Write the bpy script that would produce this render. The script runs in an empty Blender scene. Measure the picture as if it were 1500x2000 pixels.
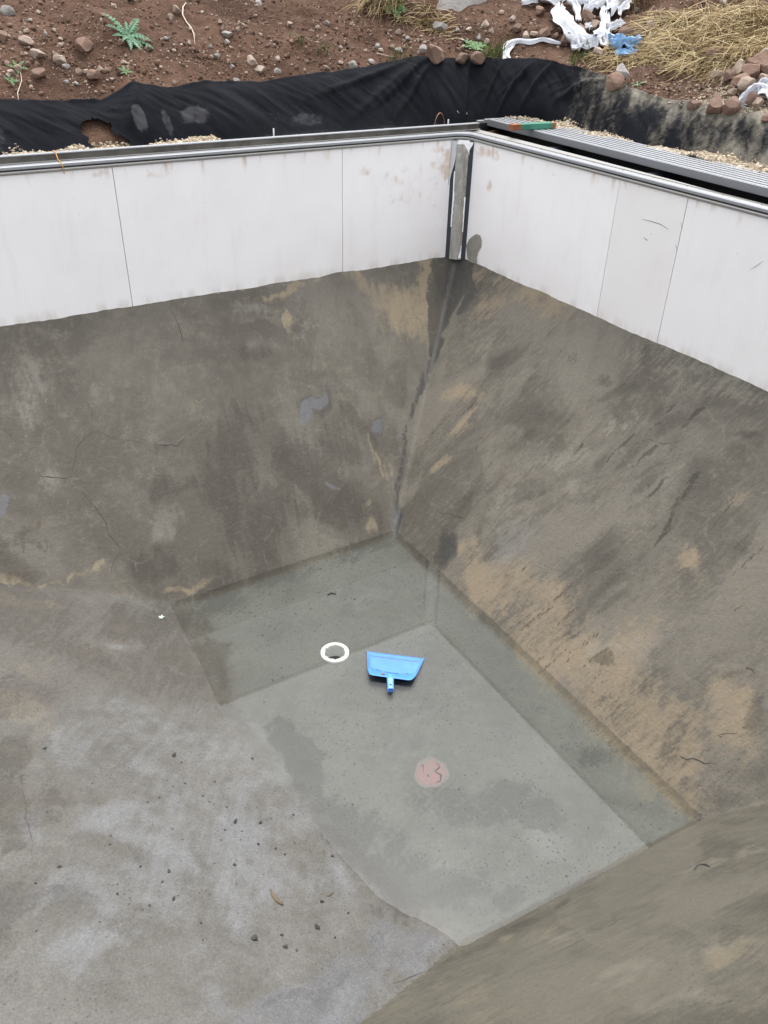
import bpy, bmesh, math, random
import numpy as np
from mathutils import Vector, Matrix
random.seed(7); rng = np.random.default_rng(7)
R = math.radians
sc = bpy.context.scene
C = sc.collection

# ------------------------------------------------------------------ camera, sky, sun, exposure
# z = 0 is the top of the pool wall panels, the far corner of the pool is the origin,
# the far wall runs along -X and the right wall along -Y
CAM = np.array([-4.8958, -6.5608, 1.2174]); YAW, PITCH, ROLL, FPX = 0.561859, 0.580469, 0.028004, 1595.72
_f = np.array([math.sin(YAW)*math.cos(PITCH), math.cos(YAW)*math.cos(PITCH), -math.sin(PITCH)])
_r = np.cross(_f, [0, 0, 1]); _r /= np.linalg.norm(_r); _u = np.cross(_r, _f)
RT = _r*math.cos(ROLL)+_u*math.sin(ROLL); UP = -_r*math.sin(ROLL)+_u*math.cos(ROLL)
cd = bpy.data.cameras.new('camera'); cam = bpy.data.objects.new('camera', cd); C.objects.link(cam)
cd.sensor_fit = 'HORIZONTAL'; cd.sensor_width = 36; cd.lens = FPX/1500*36; cd.clip_start = 0.05; cd.clip_end = 2000
M = Matrix.Identity(4)
for i in range(3):
    M[i][0] = RT[i]; M[i][1] = UP[i]; M[i][2] = -_f[i]; M[i][3] = CAM[i]
cam.matrix_world = M
sc.camera = cam

SUN_EL, SUN_AZ = R(75), R(40)          # azimuth clockwise from +Y
w = bpy.data.worlds.new('World'); sc.world = w; w.use_nodes = True
wn = w.node_tree; wn.nodes.clear()
sky = wn.nodes.new('ShaderNodeTexSky'); sky.sky_type = 'NISHITA'; sky.sun_disc = False
sky.sun_elevation = SUN_EL; sky.sun_rotation = SUN_AZ % (2*math.pi); sky.air_density = 1.0; sky.dust_density = 9.0; sky.ozone_density = 1.0
hs = wn.nodes.new('ShaderNodeHueSaturation'); hs.inputs['Saturation'].default_value = 0.12
bg = wn.nodes.new('ShaderNodeBackground'); bg.inputs['Strength'].default_value = 0.14
wo = wn.nodes.new('ShaderNodeOutputWorld')
ov = wn.nodes.new('ShaderNodeMix'); ov.data_type = 'RGBA'; ov.inputs[0].default_value = 0.5; ov.inputs[7].default_value = (5.0, 5.25, 5.8, 1)   # even cloud cover over the sky
wn.links.new(sky.outputs[0], hs.inputs['Color']); wn.links.new(hs.outputs[0], ov.inputs[6]); wn.links.new(ov.outputs[2], bg.inputs['Color']); wn.links.new(bg.outputs[0], wo.inputs['Surface'])
sd = bpy.data.lights.new('sun', 'SUN'); sd.energy = 0.5; sd.angle = R(18); sd.color = (1, 0.96, 0.9)
sun = bpy.data.objects.new('sun', sd); C.objects.link(sun)
sdir = Vector((math.sin(SUN_AZ)*math.cos(SUN_EL), math.cos(SUN_AZ)*math.cos(SUN_EL), math.sin(SUN_EL)))
sun.rotation_euler = sdir.to_track_quat('Z', 'Y').to_euler(); sun.location = (-6, -8, 12)
sc.view_settings.view_transform = 'Standard'; sc.view_settings.look = 'None'
sc.view_settings.exposure = 1.42; sc.view_settings.gamma = 1.0; sc.view_settings.use_curve_mapping = False
sc.cycles.use_denoising = True; sc.cycles.max_bounces = 6; sc.cycles.diffuse_bounces = 3; sc.cycles.use_adaptive_sampling = True

# ------------------------------------------------------------------ numeric helpers
def _hash(ix, iy, seed):
    h = (ix.astype(np.int64)*374761393 + iy.astype(np.int64)*668265263 + seed*1442695041) & 0xffffffff
    h = ((h ^ (h >> 13))*1274126177) & 0xffffffff
    return ((h ^ (h >> 16)) & 0xffff)/65535.0
def vnoise(x, y, seed=0):
    x = np.asarray(x, float); y = np.asarray(y, float)
    ix = np.floor(x); iy = np.floor(y); fx = x-ix; fy = y-iy
    fx = fx*fx*(3-2*fx); fy = fy*fy*(3-2*fy); ix = ix.astype(np.int64); iy = iy.astype(np.int64)
    a = _hash(ix, iy, seed); b = _hash(ix+1, iy, seed); c = _hash(ix, iy+1, seed); d = _hash(ix+1, iy+1, seed)
    return (a*(1-fx)+b*fx)*(1-fy)+(c*(1-fx)+d*fx)*fy
def fbm(x, y, seed=0, octs=4):
    s = 0; a = 1.0; t = 0
    for o in range(octs):
        s = s+a*(vnoise(np.asarray(x)*2**o+17*o, np.asarray(y)*2**o+31*o, seed+o)*2-1); t += a; a *= 0.5
    return s/t
def sstep(a, b, x):
    t = np.clip((x-a)/(b-a), 0, 1); return t*t*(3-2*t)
def smax(a, b, k):
    h = np.clip(0.5+0.5*(a-b)/k, 0, 1); return b*(1-h)+a*h+k*h*(1-h)
def ray(u, v):
    d = RT*((u-750)/FPX)+UP*((1000-v)/FPX)+_f
    return d
def on_plane(u, v, axis, val):
    d = ray(u, v); return CAM+d*((val-CAM[axis])/d[axis])
def march(u, v, zf, t0=2.0, t1=30.0):
    d = ray(u, v); ts = np.arange(t0, t1, 0.01)
    P = CAM[None]+ts[:, None]*d[None]
    below = P[:, 2] < zf(P[:, 0], P[:, 1])
    i = int(np.argmax(below)) if below.any() else len(ts)-1
    return CAM+ts[i]*d, ts[i]

# ------------------------------------------------------------------ the shape of the place
HW, WATER, FLOOR = -1.07, -2.9, -2.95
GR = 1.83
FOLD_Y = np.array([-7, -4.88, -4.44, -4.0, -3.48, -2.69, -1.49, 1.0]); FOLD_X = np.array([-3.04, -3.40, -3.53, -3.61, -3.68, -3.735, -3.66, -3.62])
def fold_x(y): return np.interp(y, FOLD_Y, FOLD_X)
def planes(x, y):
    far = HW+GR/1.54*y
    right = HW+GR/1.613*x
    near = HW-GR/1.53*(y+6.48) - 0.075*(x+2.35)
    ramp = np.minimum(WATER+0.348*(fold_x(y)-x), -1.3)
    return far, right, near, ramp
def basin_z(x, y):
    far, right, near, ramp = planes(x, y)
    z = smax(far, right, 0.05)
    z = smax(z, near, 0.04)
    lo = smax(ramp, FLOOR+0*x, 0.02)
    lo = lo+0.042*np.exp(-(((x+3.34)/.30)**2+((y+4.78)/.24)**2))*(1+.25*fbm(x*4, y*4, 19, 2))
    z = smax(z, lo, 0.035)
    z = z+0.010*fbm(x*1.3, y*1.3, 3, 3)+0.0035*fbm(x*6, y*6, 9, 3)*sstep(FLOOR-0.02, FLOOR+0.1, z)
    z = z+0.0016*fbm(x*22, y*22, 13, 2)
    return z

S_PTS = [-60, -12, -3.73, -2.94, -2.80, -2.66, -2.35, -2.02, -1.45, -1.0, -.35, .23, .68, 1.1, 1.42, 2.0, 2.45, 2.97, 3.6, 4.1, 6, 60]
H_PTS = [.28, .28, .285, .255, .31, .38, .33, .365, .345, .395, .44, .525, .505, .51, .53, .49, .44, .35, .36, .38, .38, .38]
DTOP = 1.18
def sd_of(x, y):
    xp = np.maximum(x, 0); yp = np.maximum(y, 0)
    d = np.hypot(xp, yp)
    ang = np.arctan2(xp, yp)                       # 0 on the far side, pi/2 on the right side
    s = np.where(x < 0, x, np.where(y < 0, 1.2*math.pi/2-y, 1.2*ang))
    return s, d
def xy_of(s, d):
    s = np.asarray(s, float); d = np.asarray(d, float)
    a = np.clip(s/1.2, 0, math.pi/2)
    x = np.where(s < 0, s, d*np.sin(a)); y = np.where(s > 1.2*math.pi/2, 1.2*math.pi/2-s, d*np.cos(a))
    return x, y
def htop(s): return np.interp(s, S_PTS, H_PTS)
def foot(s):
    k = sstep(0.9, 1.9, s)
    return 0.74+0.18*k+0.05*fbm(s*1.7, 0*s+3, 21, 2), -0.03+0.06*k+0.03*fbm(s*2.3, 0*s+5, 22, 2)
def terrain(x, y):
    s, d = sd_of(x, y)
    df, zf = foot(s); ht = htop(s)
    k = sstep(0.6, 2.2, s)
    slope = 0.62*(1-k)+0.36*k
    up = 2.2*(1-np.exp(-np.maximum(d-DTOP, 0)*slope/2.2))
    t = np.clip((d-df)/(DTOP-df), 0, 1)
    z = zf+(ht-zf)*(1-(1-t)**1.4)
    under = np.sin(np.clip(t, 0, 1)*math.pi)**0.5*0.05
    z = z-under+np.where(d > DTOP, up, 0)
    on = sstep(DTOP+0.02, DTOP+0.35, d)
    z = z+on*(0.10*fbm(x*1.1, y*1.1, 41, 3)+0.055*fbm(x*4.5, y*4.5, 45, 3))
    z = z+(0.012+0.016*on)*fbm(x*16, y*16, 51, 3)*np.where((t > 0) & (t < 1), 0, 1)
    # the long box along the right wall is dug into the ground
    dug = (s > 1.2*math.pi/2-0.36) & (d < 0.6)
    return np.where(dug, -0.5, z)

# ------------------------------------------------------------------ object helpers
def tag(o, label=None, cat=None, group=None, kind=None):
    if label: o['label'] = label
    if cat: o['category'] = cat
    if group: o['group'] = group
    if kind: o['kind'] = kind
    return o
def empty(name, loc=(0, 0, 0), rz=0):
    o = bpy.data.objects.new(name, None); C.objects.link(o); o.location = loc; o.rotation_euler = (0, 0, rz)
    o.empty_display_size = 0.1; return o
def link(name, me, mat=None, parent=None):
    if mat is not None and not me.materials: me.materials.append(mat)
    o = bpy.data.objects.new(name, me); C.objects.link(o)
    if parent is not None: o.parent = parent
    return o
def from_np(name, V, F, mat, parent=None, smooth=True, attrs=None):
    me = bpy.data.meshes.new(name); V = np.asarray(V, np.float32); F = np.asarray(F, np.int32)
    n, k = F.shape
    me.vertices.add(len(V)); me.vertices.foreach_set('co', V.ravel())
    me.loops.add(n*k); me.loops.foreach_set('vertex_index', F.ravel())
    me.polygons.add(n); me.polygons.foreach_set('loop_start', np.arange(0, n*k, k, dtype=np.int32))
    me.polygons.foreach_set('use_smooth', np.full(n, smooth, bool))
    me.update(calc_edges=True); me.validate()
    for a, val in (attrs or {}).items():
        at = me.attributes.new(a, 'FLOAT', 'POINT'); at.data.foreach_set('value', np.asarray(val, np.float32))
    return link(name, me, mat, parent)
def from_py(name, V, F, mat, parent=None, smooth=False):
    me = bpy.data.meshes.new(name); me.from_pydata([tuple(map(float, v)) for v in V], [], F); me.update()
    if smooth: me.polygons.foreach_set('use_smooth', np.full(len(me.polygons), True))
    return link(name, me, mat, parent)
def from_bm(name, bm, mat, parent=None, smooth=False):
    me = bpy.data.meshes.new(name); bm.to_mesh(me); bm.free()
    if smooth: me.polygons.foreach_set('use_smooth', np.full(len(me.polygons), True))
    return link(name, me, mat, parent)
def box_bm(x0, x1, y0, y1, z0, z1, bev=0.0, bm=None):
    bm = bm or bmesh.new()
    r = bmesh.ops.create_cube(bm, size=1); vs = r['verts']
    for v in vs: v.co = Vector(((x0+x1)/2+v.co.x*(x1-x0), (y0+y1)/2+v.co.y*(y1-y0), (z0+z1)/2+v.co.z*(z1-z0)))
    if bev:
        es = list({e for v in vs for e in v.link_edges})
        bmesh.ops.bevel(bm, geom=es, offset=bev, segments=2, affect='EDGES', profile=0.5)
    return bm
def grid_faces(nu, nv):
    i = np.arange(nu-1)[:, None]*nv+np.arange(nv-1)[None]
    return np.stack([i, i+nv, i+nv+1, i+1], -1).reshape(-1, 4)
def tube(name, pts, rad, mat, parent=None, n=6):
    pts = [Vector(p) for p in pts]; V = []; F = []
    for i, p in enumerate(pts):
        t = (pts[min(i+1, len(pts)-1)]-pts[max(i-1, 0)]).normalized()
        a = t.cross(Vector((0.3, 0.2, 0.93))); a.normalize(); b = t.cross(a)
        r = rad[i] if isinstance(rad, (list, tuple)) else rad
        for k in range(n):
            th = 2*math.pi*k/n; V.append(p+a*math.cos(th)*r+b*math.sin(th)*r)
        if i:
            for k in range(n):
                j = (k+1) % n; F.append(((i-1)*n+k, (i-1)*n+j, i*n+j, i*n+k))
    F.append(tuple(range(n))[::-1]); F.append(tuple((len(pts)-1)*n+k for k in range(n)))
    return from_py(name, V, F, mat, parent, True)
def sweep(name, path, nrm, prof, mat, parent=None):
    """closed profile (out, z) carried along a level path with a given outward normal at each point"""
    V = []; F = []; m = len(prof)
    for (px, py), (nx, ny) in zip(path, nrm):
        for o, z in prof: V.append((px+nx*o, py+ny*o, z))
    for i in range(len(path)-1):
        for k in range(m):
            j = (k+1) % m; F.append((i*m+k, i*m+j, (i+1)*m+j, (i+1)*m+k))
    F.append(tuple(range(m))); F.append(tuple((len(path)-1)*m+k for k in range(m))[::-1])
    o = from_py(name, V, F, mat, parent)
    bm = bmesh.new(); bm.from_mesh(o.data); bmesh.ops.recalc_face_normals(bm, faces=bm.faces); bm.to_mesh(o.data); bm.free()
    return o

# ------------------------------------------------------------------ materials
class NT:
    def __init__(s, name):
        s.mat = bpy.data.materials.new(name); s.mat.use_nodes = True; s.t = s.mat.node_tree; s.t.nodes.clear()
        s.out = s.n('ShaderNodeOutputMaterial'); s.b = s.n('ShaderNodeBsdfPrincipled'); s.l(s.b.outputs[0], s.out.inputs[0])
        s.geo = s.n('ShaderNodeNewGeometry'); s.tc = s.n('ShaderNodeTexCoord')
    def n(s, t): return s.t.nodes.new(t)
    def l(s, a, b): s.t.links.new(a, b)
    def set(s, inp, v):
        if isinstance(v, bpy.types.NodeSocket): s.l(v, inp)
        elif isinstance(v, (tuple, list)) and len(v) == 3 and inp.type == 'RGBA': inp.default_value = (*v, 1)
        else: inp.default_value = v
    def world(s): return s.geo.outputs['Position']
    def obj(s): return s.tc.outputs['Object']
    def mapping(s, vec, scale=(1, 1, 1), rot=(0, 0, 0), loc=(0, 0, 0)):
        m = s.n('ShaderNodeMapping'); s.l(vec, m.inputs[0]); m.inputs['Scale'].default_value = scale; m.inputs['Rotation'].default_value = rot; m.inputs['Location'].default_value = loc
        return m.outputs[0]
    def noise(s, vec, scale, detail=4, rough=0.55, dist=0.0, typ='FBM'):
        m = s.n('ShaderNodeTexNoise'); m.noise_type = typ; s.l(vec, m.inputs['Vector'])
        m.inputs['Scale'].default_value = scale; m.inputs['Detail'].default_value = detail; m.inputs['Roughness'].default_value = rough; m.inputs['Distortion'].default_value = dist
        return m.outputs[0]
    def noisec(s, vec, scale, detail=2):
        m = s.n('ShaderNodeTexNoise'); s.l(vec, m.inputs['Vector']); m.inputs['Scale'].default_value = scale; m.inputs['Detail'].default_value = detail
        return m.outputs['Color']
    def voro(s, vec, scale, feature='F1', out='Distance', rand=1.0):
        m = s.n('ShaderNodeTexVoronoi'); m.feature = feature; s.l(vec, m.inputs['Vector']); m.inputs['Scale'].default_value = scale; m.inputs['Randomness'].default_value = rand
        return m.outputs[out]
    def math(s, op, a, b=None, c=None, clamp=False):
        m = s.n('ShaderNodeMath'); m.operation = op; m.use_clamp = clamp
        for i, v in enumerate((a, b, c)):
            if v is not None: s.set(m.inputs[i], v)
        return m.outputs[0]
    def ramp(s, v, a, b, lo=0.0, hi=1.0):
        m = s.n('ShaderNodeMapRange'); m.interpolation_type = 'SMOOTHSTEP'; s.set(m.inputs[0], v)
        m.inputs[1].default_value = a; m.inputs[2].default_value = b; m.inputs[3].default_value = lo; m.inputs[4].default_value = hi
        return m.outputs[0]
    def mix(s, f, a, b, mode='MIX'):
        m = s.n('ShaderNodeMix'); m.data_type = 'RGBA'; m.blend_type = mode; s.set(m.inputs[0], f); s.set(m.inputs[6], a); s.set(m.inputs[7], b)
        return m.outputs[2]
    def warp(s, vec, scale, amt):
        c = s.noisec(vec, scale); m = s.n('ShaderNodeVectorMath'); m.operation = 'SUBTRACT'; s.l(c, m.inputs[0]); m.inputs[1].default_value = (.5, .5, .5)
        k = s.n('ShaderNodeVectorMath'); k.operation = 'MULTIPLY_ADD'; s.l(m.outputs[0], k.inputs[0]); k.inputs[1].default_value = (amt, amt, amt); s.l(vec, k.inputs[2])
        return k.outputs[0]
    def attr(s, name):
        a = s.n('ShaderNodeAttribute'); a.attribute_name = name; return a.outputs['Fac']
    def bump(s, h, strength, dist, prev=None):
        b = s.n('ShaderNodeBump'); b.inputs['Strength'].default_value = strength; b.inputs['Distance'].default_value = dist; s.l(h, b.inputs['Height'])
        if prev is not None: s.l(prev, b.inputs['Normal'])
        return b.outputs[0]
    def fin(s, col=None, rough=None, normal=None, metal=None, spec=None):
        if col is not None: s.set(s.b.inputs['Base Color'], col)
        if rough is not None: s.set(s.b.inputs['Roughness'], rough)
        if normal is not None: s.l(normal, s.b.inputs['Normal'])
        if metal is not None: s.set(s.b.inputs['Metallic'], metal)
        if spec is not None: s.set(s.b.inputs['Specular IOR Level'], spec)
        return s.mat

def simple(name, col, rough=0.6, metal=0.0, var=0.15, scale=25.0, bump=0.2, bdist=0.002):
    m = NT(name); o = m.obj(); n1 = m.noise(o, scale, 4, 0.6); n2 = m.noise(o, scale*0.13, 3)
    f = m.math('ADD', m.math('MULTIPLY', n1, 0.6), m.math('MULTIPLY', n2, 0.6))
    lo = tuple(c*(1-var) for c in col); hi = tuple(min(1, c*(1+var)) for c in col)
    c = m.mix(m.ramp(f, 0.35, 0.85), lo, hi)
    return m.fin(c, m.math('ADD', m.math('MULTIPLY', n1, 0.2), rough-0.1), m.bump(n1, bump, bdist), metal)

def concrete(name, base, alt, tan=(0.275, 0.215, 0.142), pale=(0.33, 0.33, 0.325), grain=0.5, rough=0.72, speck=0.0, scuff=0.5, along=((0, 0), (1, 0)), wipe=0.5, bluew=0.45, edge=0.2, hue=(1.025, 1.0, .945)):
    """trowelled cement: the stain masks and the smear tone sit on the surface, grain and pits come from the nodes"""
    m = NT(name); p = m.world()
    warm = lambda c: (c[0]*hue[0], c[1]*hue[1], c[2]*hue[2])
    base, alt, pale = warm(base), warm(alt), warm(pale)
    fine = m.noise(p, 38, 4, 0.72); sand = m.noise(p, 95, 2, 0.6)
    coarse = m.noise(p, 11, 4, 0.68)
    wob = m.math('ADD', m.math('SUBTRACT', fine, 0.5), m.math('MULTIPLY', m.math('SUBTRACT', coarse, 0.5), 0.9))
    a0, a1 = [march(*q, basin_z, 1.0, 20.0)[0] for q in along]; ang = math.atan2(a1[1]-a0[1], a1[0]-a0[0])
    wp = m.noise(m.mapping(m.mapping(m.warp(p, 1.1, 0.22), rot=(0, 0, -ang)), (3.5, 48, 14)), 1.0, 4, 0.66)
    wob = m.math('MULTIPLY_ADD', m.math('SUBTRACT', wp, 0.5), wipe, wob)
    def mask(k, gain, lo, hi): return m.ramp(m.math('MULTIPLY_ADD', wob, gain, m.attr(k)), lo, hi)
    col = m.mix(mask('tone', 0.9, 0.0, 1.0), base, alt)
    ta = mask('tan', 1.3, 0.0, 1.05); pa = mask('pale', 0.9, 0.2, 0.95); da = mask('dark', 1.3, 0.22, 0.85); bl = mask('blue', 0.8, 0.25, 0.75); we = mask('wet', 0.9, 0.3, 0.65)
    # thin edges where one trowel load overlaps another
    ed = m.voro(m.warp(m.warp(p, 2.3, 0.4), 13, 0.05), 1.7, 'DISTANCE_TO_EDGE', 'Distance')
    ew = m.ramp(coarse, 0.42, 0.6)
    el_ = m.math('MULTIPLY', m.ramp(ed, 0.014, 0.002), ew); eb = m.math('MULTIPLY', m.ramp(ed, 0.10, 0.0), ew)
    sf = mask('scuff', 1.1, 0.35, 0.8)
    col = m.mix(m.math('MULTIPLY', mask('brown', 0.5, 0.1, 0.9), 0.8), col, m.mix(mask('tone', 0.9, 0.0, 1.0), (0.078, 0.070, 0.058), (0.128, 0.117, 0.099)))
    col = m.mix(m.math('MULTIPLY', ta, 0.8), col, tan)
    col = m.mix(m.math('MULTIPLY', pa, 0.55), col, pale)
    col = m.mix(m.math('MULTIPLY', da, 0.5), col, tuple(c*0.45 for c in base))
    col = m.mix(m.math('MULTIPLY', bl, bluew), col, (0.125, 0.128, 0.138))
    col = m.mix(m.math('MULTIPLY', we, 0.78), col, (0.043, 0.042, 0.038))
    col = m.mix(m.math('MULTIPLY', sf, scuff), col, tuple(c*0.36 for c in base))
    col = m.mix(m.math('MULTIPLY', eb, edge*.5), col, tuple(c*0.6 for c in base))
    col = m.mix(m.math('MULTIPLY', el_, edge), col, tuple(min(1, c*1.5) for c in alt))
    g = m.math('MULTIPLY_ADD', sand, 0.5, m.math('MULTIPLY', fine, 0.5))
    col = m.mix(m.ramp(g, 0.34, 0.64, 0.0, grain), col, m.mix(1.0, col, (0.66, 0.655, 0.65), 'MULTIPLY'))
    v = m.voro(p, 30, 'F1', 'Distance')
    pit = m.math('MULTIPLY', m.ramp(v, 0.2, 0.1), m.ramp(m.attr('pits'), 0.45, 0.75))
    col = m.mix(m.math('MULTIPLY', pit, 0.5+speck), col, tuple(c*0.3 for c in base))
    nb = m.bump(m.noise(p, 26, 4, 0.72), 0.7, 0.010)
    rg = m.math('MULTIPLY_ADD', fine, 0.2, m.math('SUBTRACT', rough, m.math('MULTIPLY_ADD', bl, 0.2, m.math('MULTIPLY', we, 0.25))))
    return m.fin(col, rg, nb, spec=0.4)

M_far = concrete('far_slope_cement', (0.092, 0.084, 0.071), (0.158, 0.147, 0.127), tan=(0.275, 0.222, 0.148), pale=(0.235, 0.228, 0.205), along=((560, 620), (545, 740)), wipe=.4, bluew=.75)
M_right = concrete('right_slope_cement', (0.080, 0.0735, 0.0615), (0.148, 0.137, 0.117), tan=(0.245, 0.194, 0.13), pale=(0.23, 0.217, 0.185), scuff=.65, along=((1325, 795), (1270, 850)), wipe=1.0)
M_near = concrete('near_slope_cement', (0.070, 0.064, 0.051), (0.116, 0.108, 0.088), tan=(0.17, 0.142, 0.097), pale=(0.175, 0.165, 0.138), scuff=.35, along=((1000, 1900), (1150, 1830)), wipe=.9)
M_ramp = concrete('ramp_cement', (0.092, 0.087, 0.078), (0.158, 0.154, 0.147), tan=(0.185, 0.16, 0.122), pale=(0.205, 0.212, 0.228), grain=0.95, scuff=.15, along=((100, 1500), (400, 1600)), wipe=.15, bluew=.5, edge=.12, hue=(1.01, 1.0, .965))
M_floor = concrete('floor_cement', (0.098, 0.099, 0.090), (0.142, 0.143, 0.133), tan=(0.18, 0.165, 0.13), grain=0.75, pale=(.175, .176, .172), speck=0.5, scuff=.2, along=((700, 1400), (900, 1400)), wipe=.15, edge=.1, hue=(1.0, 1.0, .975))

def soil_mat():
    m = NT('soil'); p = m.world(); pw = m.warp(p, 3, 0.3)
    a = m.noise(pw, 1.6, 6, 0.62); b = m.noise(p, 14, 5, 0.68); c = m.noise(p, 75, 3, 0.7)
    col = m.mix(m.ramp(m.math('ADD', m.math('MULTIPLY', a, 0.8), m.math('MULTIPLY', b, 0.5)), 0.42, 0.95), (0.050, 0.0265, 0.0175), (0.145, 0.085, 0.057))
    col = m.mix(m.ramp(c, 0.52, 0.72, 0, 0.45), col, (0.19, 0.125, 0.088))
    st = m.math('MULTIPLY', m.ramp(m.voro(p, 42, 'F1', 'Distance'), 0.3, 0.18), m.ramp(m.noise(p, 5, 3), 0.45, 0.6))
    col = m.mix(m.math('MULTIPLY', st, 0.6), col, (0.30, 0.225, 0.17))
    h = m.math('ADD', m.math('MULTIPLY', b, 1.0), m.math('ADD', m.math('MULTIPLY', c, 0.35), m.math('MULTIPLY', st, 0.3)))
    return m.fin(col, 0.95, m.bump(h, 0.9, 0.035), spec=0.15)
M_soil = soil_mat()

def panel_mat():
    m = NT('white_panel'); p = m.world()
    oi = m.n('ShaderNodeObjectInfo')
    a = m.noise(p, 1.6, 5, 0.6, 0.4); b = m.noise(m.mapping(p, (8, 8, 1.2)), 1.0, 4, 0.6); c = m.noise(p, 40, 3)
    col = m.mix(m.ramp(a, 0.35, 0.75), (0.88, 0.86, 0.85), (0.83, 0.80, 0.78))
    col = m.mix(m.math('MULTIPLY', oi.outputs['Random'], 0.25), col, (0.70, 0.685, 0.66))
    sep = m.n('ShaderNodeSeparateXYZ'); m.l(p, sep.inputs[0])
    top = m.ramp(sep.outputs['Z'], -0.14, -0.005)
    ru = m.math('MULTIPLY', m.ramp(b, 0.52, 0.68), m.math('ADD', m.math('MULTIPLY', top, 0.7), 0.06))
    col = m.mix(ru, col, (0.48, 0.33, 0.20))
    bot = m.ramp(sep.outputs['Z'], -0.98, -1.07)
    col = m.mix(m.math('MULTIPLY', bot, m.math('MULTIPLY', m.ramp(b, 0.42, 0.6), 0.35)), col, (0.45, 0.40, 0.32))
    col = m.mix(m.attr('tint'), col, (0.70, 0.67, 0.60))
    # rust stains near the corner
    st = m.attr('rust'); k = m.ramp(m.math('ADD', st, m.math('MULTIPLY', m.math('SUBTRACT', m.noise(m.warp(p, 5, .1), 11, 5, 0.6), 0.5), 1.9)), 0.35, 0.95)
    col = m.mix(m.math('MULTIPLY', k, 0.55), col, (0.47, 0.29, 0.15))
    sp = m.math('MULTIPLY', m.ramp(m.voro(p, 16, 'F1', 'Distance'), 0.11, 0.06), m.ramp(m.noise(p, 2.2, 2), 0.58, 0.66))
    col = m.mix(m.math('MULTIPLY', sp, 0.5), col, (0.32, 0.29, 0.26))
    return m.fin(col, m.math('ADD', m.math('MULTIPLY', c, 0.15), 0.4), m.bump(m.math('ADD', m.math('MULTIPLY', c, .2), a), 0.15, 0.004), spec=0.35)
M_panel = panel_mat()
def alu(name, col, rough=0.38, dirt=0.4):
    m = NT(name); p = m.world(); a = m.noise(m.mapping(p, (3, 3, 20)), 2.0, 5, 0.65); b = m.noise(p, 60, 3, .7); e = m.noise(p, 6, 4, .6)
    c = m.mix(m.ramp(m.math('ADD', m.math('MULTIPLY', a, .6), m.math('MULTIPLY', e, .6)), 0.5, 0.95, 0, dirt), col, (0.33, 0.29, 0.24))
    c = m.mix(m.ramp(b, .6, .75, 0, .3), c, tuple(x*.6 for x in col))
    return m.fin(c, m.math('ADD', m.math('MULTIPLY', b, 0.25), rough), m.bump(b, .1, .002), 0.75)
M_alu = alu('aluminium', (0.36, 0.37, 0.385), 0.36, 0.3)
M_alu_dirty = alu('dirty_aluminium', (0.33, 0.325, 0.312), 0.42, 0.7)
M_rail = simple('dark_rail', (0.085, 0.078, 0.066), 0.5, 0.3, 0.5, 9)
M_black = simple('black_plastic_and_shade', (0.012, 0.012, 0.014), 0.45, 0, 0.3)
M_rubber = simple('dark_rubber', (0.03, 0.034, 0.045), 0.55, 0, 0.25, 30)
def foil():
    m = NT('foil_tape'); p = m.world(); a = m.noise(m.mapping(p, (14, 14, 5)), 1.0, 5, .65); b = m.noise(p, 70, 3, .7)
    c = m.mix(m.ramp(a, .3, .7), (0.62, 0.63, 0.64), (0.8, 0.81, 0.81))
    c = m.mix(m.ramp(b, .6, .72, 0, .3), c, (0.8, 0.8, 0.8))
    return m.fin(c, m.math('ADD', m.math('MULTIPLY', b, 0.1), 0.14), m.bump(a, .2, .006), 1.0)
M_foil = foil()
M_film = simple('white_film', (0.88, 0.88, 0.89), 0.3, 0, 0.05)
M_mortar = simple('mortar', (0.27, 0.255, 0.22), 0.85, 0, 0.25, 30, 0.6, 0.004)
def fabric_mat():
    m = NT('black_geotextile'); p = m.world()
    a = m.noise(p, 2.2, 4); b = m.noise(p, 140, 2, .7); c = m.noise(m.warp(p, 6, .15), 17, 5, .68)
    col = m.mix(m.ramp(a, .35, .7), (0.0035, 0.004, 0.006), (0.007, 0.008, 0.011))
    d = m.ramp(m.math('ADD', m.attr('dust'), m.math('MULTIPLY', m.math('SUBTRACT', m.math('ADD', m.math('MULTIPLY', c, .7), m.math('MULTIPLY', b, .4)), .55), 2.0)), 0.1, 1.35)
    col = m.mix(m.math('MULTIPLY', d, .8), col, (0.27, 0.245, 0.195))
    g = m.ramp(m.math('ADD', m.attr('grey'), m.math('MULTIPLY', m.math('SUBTRACT', c, .5), 1.2)), 0.3, 0.8)
    col = m.mix(m.math('MULTIPLY', g, .42), col, (0.085, 0.085, 0.09))
    sp = m.math('MULTIPLY', m.ramp(m.voro(p, 60, 'F1', 'Distance'), .16, .08), m.ramp(m.noise(p, 2.7, 3), .52, .66))
    col = m.mix(m.math('MULTIPLY', sp, .35), col, (0.26, 0.23, 0.18))
    m.b.inputs['Sheen Weight'].default_value = 0.02
    return m.fin(col, 0.85, m.bump(m.math('ADD', m.math('MULTIPLY', b, .3), c), .35, .008), spec=0.08)
M_fabric = fabric_mat()

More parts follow.
